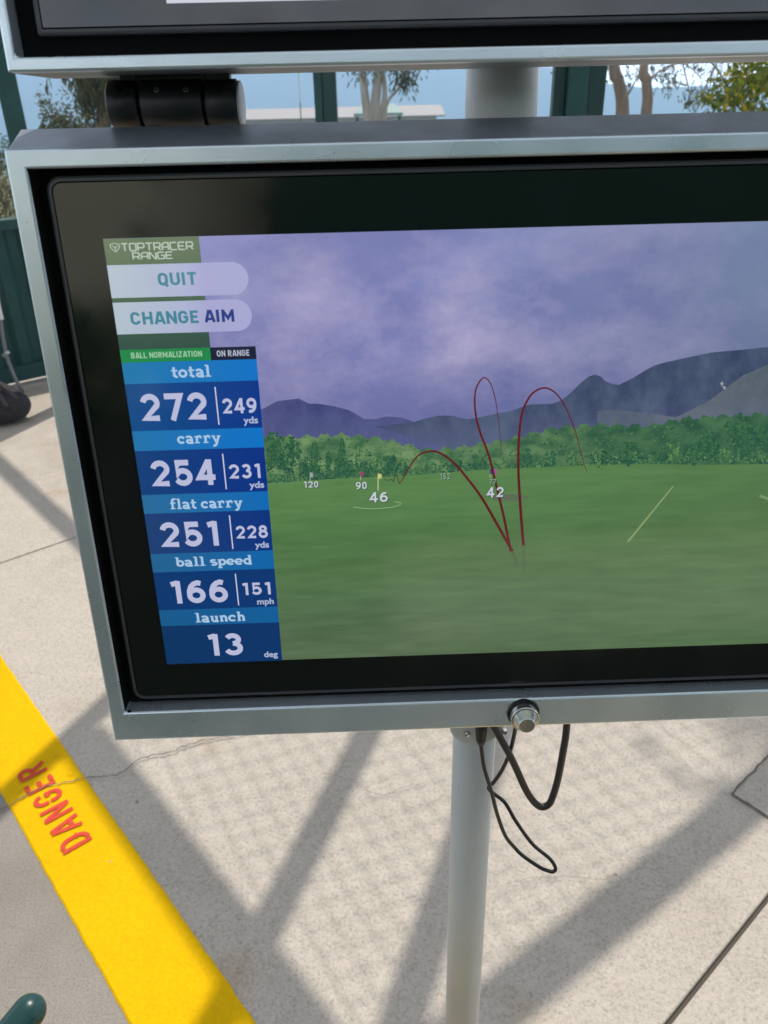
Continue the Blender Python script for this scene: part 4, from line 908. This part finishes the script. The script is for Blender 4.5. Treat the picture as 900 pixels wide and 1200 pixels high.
rows = [(422.3, 447.3, 502.6, 'total', (224.5, 434.6, 46, 14.6), '272', (204, 476.5, 78.5, 33), '249', (280.8, 474.5, 40.5, 18), 'yds', (294.3, 492.5, 17, 10.5), (252.6, 452.5, 257.2, 496.8)),
        (502.6, 525.8, 577.3, 'carry', (234, 516, 51, 14), '254', (214.6, 553, 76, 30.5), '231', (286.8, 551, 37, 17), 'yds', (301.3, 568, 17.4, 10), (261.2, 530.7, 266, 572)),
        (577.3, 599.3, 646.6, 'flat carry', (242.6, 590, 84.5, 17), '251', (221.7, 624.5, 68.5, 29.5), '228', (295.2, 622, 37.8, 15), 'yds', (307.4, 638, 16.4, 9.4), (269, 602.7, 273.8, 641.9)),
        (646.6, 668.2, 712.6, 'ball speed', (251, 657.4, 88.7, 14.2), '166', (234.3, 691.5, 66, 27), '151', (301, 688.2, 32.6, 14.5), 'mph', (311.5, 704.2, 19.5, 9), (276.2, 671, 280.3, 707.8)),
        (712.6, 731.2, 777.5, 'launch', (258.6, 721.6, 58, 11.6), '13', (264.8, 753.5, 40, 26), None, None, 'deg', (317.9, 766, 16, 8.6), None)]
for i, (ya, yb, yc, hd, hb, n1, b1, n2, b2, un, ub, dv) in enumerate(rows):
    rect('heading_bar', 0, COLX, yv(yb), yv(ya), M_bar[i], z2)
    rect('value_panel', 0, COLX, max(yv(yc), -SH), yv(yb), M_val[i], z2)
    fit(strokes(hd, SLAB, 1.32, lambda c: ADV[c]), *hb, M_hd, z3)
    fit(strokes(n1, DIG, 1.08, dadv), *b1, M_num, z3)
    if n2: fit(strokes(n2, DIG, 1.0, dadv), *b2, M_num, z3)
    fit(textmesh(un, .026), *ub, M_small, z3)
    if dv:
        a, b = pan(dv[0], dv[1]), pan(dv[2], dv[3]); s_ = .0004; mx_ = (a.x+b.x)/2
        rect('divider', mx_-s_, mx_+s_, b.y, a.y, M_txt, z3)
M_lab = screenmat('distance label', (196, 204, 214)); M_labd = screenmat('distance shadow', (58, 78, 74)); M_labf = screenmat('faint label', (136, 164, 142))
for s_, cx, cy, wd, hh, mm in (('120', 364.8, 566.8, 16.5, 7.4, M_lab), ('90', 423.4, 568, 12.6, 8.4, M_lab), ('46', 443.3, 581.6, 22, 11.8, M_lab), ('42', 579.6, 575.8, 20, 12, M_lab), ('152', 521.3, 557.2, 11.5, 7.5, M_labf), ('77', 577, 563.3, 8, 5.5, M_labf)):
    fit(strokes(s_, DIG, .85, dadv), cx+.9, cy+.9, wd, hh, M_labd, 0.00160); fit(strokes(s_, DIG, .85, dadv), cx, cy, wd, hh, mm, 0.00162)

M_glint = mat('painted glint', (.75, .75, .72), .6)  # glint on the screen glass, put in as flat white marks
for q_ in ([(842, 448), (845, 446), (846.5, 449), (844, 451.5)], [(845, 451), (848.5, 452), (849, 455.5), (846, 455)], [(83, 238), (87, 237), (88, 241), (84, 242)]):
    o = flat('glint_or_speck', q_, M_glint if q_[0][0] > 100 else M_rim, .0023)
# ---- lock knob on the bottom lip
kc = pan(613, 835, LIP); K = LL(kc.x, kc.y, LIP)
bm = bmesh.new(); lathe(bm, [(.0122, -.001), (.0125, .0004), (.0120, .0022), (.0100, .0026)], Matrix.Translation(K), 40); gas = meshobj('gasket', bm, M_blk, lower)
bm = bmesh.new(); lathe(bm, [(.0096, .0020), (.0108, .0030), (.0108, .0085), (.0103, .0091), (.0092, .0093), (.0064, .0160), (.0060, .0165), (.0054, .0167)], Matrix.Translation(K), 40)
meshobj('lock_knob', bm, M_metal, lower)
for q in list(lower.children):
    if q.name.startswith('lock'):
        for f in q.data.polygons: f.use_smooth = False
# small dark hole at the lip corner
bm = bmesh.new(); c = pan(151, 835, LIP); lathe(bm, [(.0012, -.0005), (.0012, .0004)], Matrix.Translation(LL(c.x, c.y, LIP-.0012)), 12); meshobj('rivet', bm, M_recess, lower)

# ------------------------------------------------------------------ upper monitor
UT = .10
XU, YU, ZU = axes(UT, YAW)
ubl = at(9, 85, .492)                         # lower left corner of its lip
TLu = ubl - ZU*.008 + XU*.0466 + YU*(SH+.0480)
upper, LU = monitor('upper monitor above the black hinge, cut off by the top edge of the photo', TLu, UT, YAW,
    dict(il=.0415, it=.0391, ib=.0408, fl=.0466, ft=.0490, fb=.0480, gl=.0300, gt=.0350, gb=.0295, lipz=.008, top=(.004, -.002), deep=-.052, rad=.0012))
bm = bmesh.new(); bm.faces.new([bm.verts.new(LU(x, y)) for x, y in ((0.042, -SH-.016), (SW-.03, -SH-.016), (SW-.03, -.01), (.042, -.01))])
meshobj('screen', bm, screenmat('white screen', (196, 198, 210)), upper)

# ------------------------------------------------------------------ hinge between the two
ha = at(131, 123, .545); hb = at(281, 122, .545); hr = .0138
hinge = thing('hinge', 'chunky black hinge joining the two monitors above the gap', 'hinge', (ha+hb)/2 - Vector((0, 0, hr)))
Oh = hinge.location.copy(); ax = (hb-ha)
Mx = Matrix.Translation((ha-Oh)) @ Vector((0, 0, 1)).rotation_difference(ax).to_matrix().to_4x4(); LH = ax.length
for a, b in ((0, .235), (.255, .735), (.755, 1)):
    bm = bmesh.new(); r = hr; lathe(bm, [(r*.90, a*LH), (r, a*LH+.0012), (r, b*LH-.0012), (r*.90, b*LH)], Mx, 40)
    o = meshobj('knuckle', bm, M_blk, hinge)
    for f in o.data.polygons: f.use_smooth = len(f.vertices) == 4
for kx in (.12, .40, .62, .88):
    c = Vector(ax)*kx + (ha-Oh) + Vector((0, -hr*.80, hr*.55)); dn = Vector((0, -.82, .57))
    bm = bmesh.new(); lathe(bm, [(.0016, -.001), (.0016, .0006), (.0011, .0008), (.0009, .0001)], Matrix.Translation(c) @ Vector((0, 0, 1)).rotation_difference(dn).to_matrix().to_4x4(), 12); meshobj('set_screw', bm, M_metal if kx in (.40, .62) else M_recess, hinge)
bm = bmesh.new(); lathe(bm, [(hr*.62, -.0005), (hr*.62, LH+.0015)], Mx, 24); meshobj('pin', bm, M_blk, hinge)
bm = bmesh.new(); lathe(bm, [(hr*.93, LH+.0002), (hr*.93, LH+.0014), (hr*.8, LH+.0020)], Mx, 32); meshobj('end_cap', bm, mat('light cap', (.42, .42, .44), .4), hinge)
bm = bmesh.new()
for sgn, y0, y1 in ((1, .004, .027),):
    box(bm, (.008, -.004, y0), (LH*.235, .004, y1)); box(bm, (LH*.765, -.004, y0), (LH-.004, .004, y1)); box(bm, (LH*.24, -.0025, y0), (LH*.76, .0035, y1))
o = meshobj('leaf', bm, M_blk, hinge, bevel=.001); o.location = ha-Oh
bm = bmesh.new()
for k in (.36, .6): box(bm, (LH*k-.008, -.0042, .0145), (LH*k+.010, -.0028, .021))
o = meshobj('screw_slot', bm, M_recess, hinge); o.location = ha-Oh
bm = bmesh.new(); box(bm, (.012, .002, -.03), (LH-.012, .008, -.004)); o = meshobj('leaf', bm, M_blk, hinge, bevel=.001); o.location = ha-Oh

# ------------------------------------------------------------------ cables under the lower monitor
def cable(name, label, px, Ys, r, cat='cable'):
    P = catmull([at(x, y, Yq) for (x, y), Yq in zip(px, Ys)], 8); c0 = P[0].copy()
    t = thing(name, label, cat, c0); bm = bmesh.new(); tube(bm, [p_-c0 for p_ in P], r, 12); meshobj('cord', bm, M_cable, t); return t, c0
t, c0 = cable('power_cable', 'thin black looped cable with a ribbed plug under the lower monitor',
   [(563, 852), (563.5, 868), (564.5, 880), (567, 898), (571, 912), (576, 928), (583, 955), (592, 979), (602, 992), (613, 1003), (632, 1016), (641, 1020), (648, 1021.5), (651, 1017), (644, 1006), (624, 989), (605, 963), (592, 941), (580, 931), (574, 926), (573, 922), (579, 916), (588, 903), (597, 883), (602, 864), (605, 846)],
   [.535]*9 + [.532, .528, .526, .526, .528, .532, .536, .54, .545, .548, .55, .55, .548, .545, .54, .535, .53], .0019)
bm = bmesh.new(); pa_ = at(564, 848, .535)-c0; pb_ = at(563.6, 866, .535)-c0; pc_ = at(563.8, 872, .535)-c0
pts = []; rad = []
for i in range(11):
    pts.append(pa_.lerp(pb_, i/10)); rad.append((.0060-.0012*i/10)*(1.0 if i % 2 == 0 else .86))
pts.append(pc_); rad.append(.0032); tube(bm, pts, rad, 14); meshobj('plug', bm, M_blk, t)
cable('display_cable', 'thick black cable hanging in a U under the lower monitor', [(571, 838), (580, 853), (588, 868), (597, 884), (606, 903), (614, 921), (620, 932), (627, 941), (634, 945.5), (641, 944), (646, 938), (652, 920), (656, 902), (660, 880), (663, 862), (665, 840)], [.535]*16, .0034)

# ------------------------------------------------------------------ green rounded tube end, bottom left
g0 = CAM + ray(49, 1167)*((.62-H)/ray(49, 1167).z)
g1 = CAM + ray(-8, 1238)*((.60-H)/ray(-8, 1238).z); d = (g1-g0).normalized(); rr = .0185
rail = thing('tube_rail', 'dark green rounded tube end at the bottom left corner', 'rail', (g1.x, g1.y, 0))
bm = bmesh.new(); pts = []; rad = []
for i in range(9):
    a = radians(90-90*i/8*1.0); pts.append(g0 + d*(rr*(1-sin(a)))); rad.append(max(.0008, rr*cos(a)))
far = g0 + d*.22
pts += [g0+d*.05, far, far+d*.05-Vector((0, 0, .02)), far+d*.075-Vector((0, 0, .07)), Vector((far.x+d.x*.08, far.y+d.y*.08, .0))]; rad += [rr]*5
tube(bm, [p_-rail.location for p_ in pts], rad, 24); meshobj('tube', bm, M_tube, rail)

# ------------------------------------------------------------------ black bag and stand by the fence
bb = gnd(-24, 506); bag = thing('black_bag', 'black soft sports bag lying on the concrete by the green fence', 'bag', (bb.x-.02, bb.y+.12, 0))
me = bpy.data.meshes.new('bag_body'); bm = bmesh.new(); bmesh.ops.create_cube(bm, size=1)
bmesh.ops.subdivide_edges(bm, edges=bm.edges, cuts=5, use_grid_fill=True); rb = random.Random(8)
for v_ in bm.verts:
    x, y, z_ = v_.co; k = 1-.32*max(0, z_+.1)*1.2; sq = (abs(2*x)**3+abs(2*y)**3+abs(2*z_)**3)**(1/3); f_ = 1/max(sq, .6)
    v_.co = Vector((x*f_*.50*k, y*f_*.25*k + .02*z_, (z_*f_+.5)*.25*(1-.18*abs(2*x)))) + Vector((rb.uniform(-1, 1), rb.uniform(-1, 1), rb.uniform(-1, 1)))*.008
    v_.co.z = max(v_.co.z, .0)
o = meshobj('bag_body', bm, M_bag, bag, smooth=True); md = o.modifiers.new('s', 'SUBSURF'); md.levels = md.render_levels = 2
bm = bmesh.new(); tube(bm, catmull([(-.12, -.09, .22), (-.02, -.13, .31), (.09, -.12, .25), (.15, -.12, .12)], 8), .011, 8); meshobj('strap', bm, M_strap, bag)
bm = bmesh.new(); tube(bm, catmull([(-.02, -.04, .25), (.04, -.02, .29), (.12, -.05, .23), (.20, -.05, .12)], 8), .012, 8); meshobj('strap', bm, M_strap, bag)
bm = bmesh.new(); box(bm, (.02, -.142, .10), (.038, -.13, .116)); meshobj('buckle', bm, mat('grey buckle', (.5, .5, .52), .4), bag)
bag.rotation_euler.z = .25
s_ = gnd(24, 462); stand = thing('bag_stand', 'bent grey steel stand leg with a white card by the fence', 'stand', (s_.x, s_.y, 0)); Yq = s_.y
pts = [at(26, 458, Yq+.02), at(20, 448, Yq), at(13, 432, Yq), at(7, 414, Yq), at(3, 392, Yq), at(0, 370, Yq), at(-4, 330, Yq), at(-8, 290, Yq)]
pts[0].z = .012
bm = bmesh.new(); tube(bm, [p_-stand.location for p_ in catmull(pts, 6)], .011, 10); meshobj('leg', bm, M_grtube, stand)
bm = bmesh.new(); a, b = at(5, 417, Yq)-stand.location, at(8.5, 412, Yq)-stand.location; tube(bm, [a, b], .016, 10); meshobj('clamp', bm, M_white, stand)
bm = bmesh.new(); c = at(-6, 363, Yq-.02)-stand.location; box(bm, (c.x-.05, c.y-.006, c.z-.055), (c.x+.034, c.y+.006, c.z+.055)); meshobj('card', bm, M_white, stand)

# ------------------------------------------------------------------ air
bm = bmesh.new(); box(bm, (-1960, -1960, -90), (1960, 1960, 128))
hz = bpy.data.materials.new('air'); hz.use_nodes = True; n_ = hz.node_tree; n_.nodes.clear()
pv = n_.nodes.new('ShaderNodeVolumePrincipled'); pv.inputs['Color'].default_value = (.50, .73, 1, 1); pv.inputs['Density'].default_value = 1.05e-3; pv.inputs['Anisotropy'].default_value = .2
mo = n_.nodes.new('ShaderNodeOutputMaterial'); n_.links.new(pv.outputs[0], mo.inputs['Volume'])
tag(meshobj('haze', bm, hz), kind='stuff')
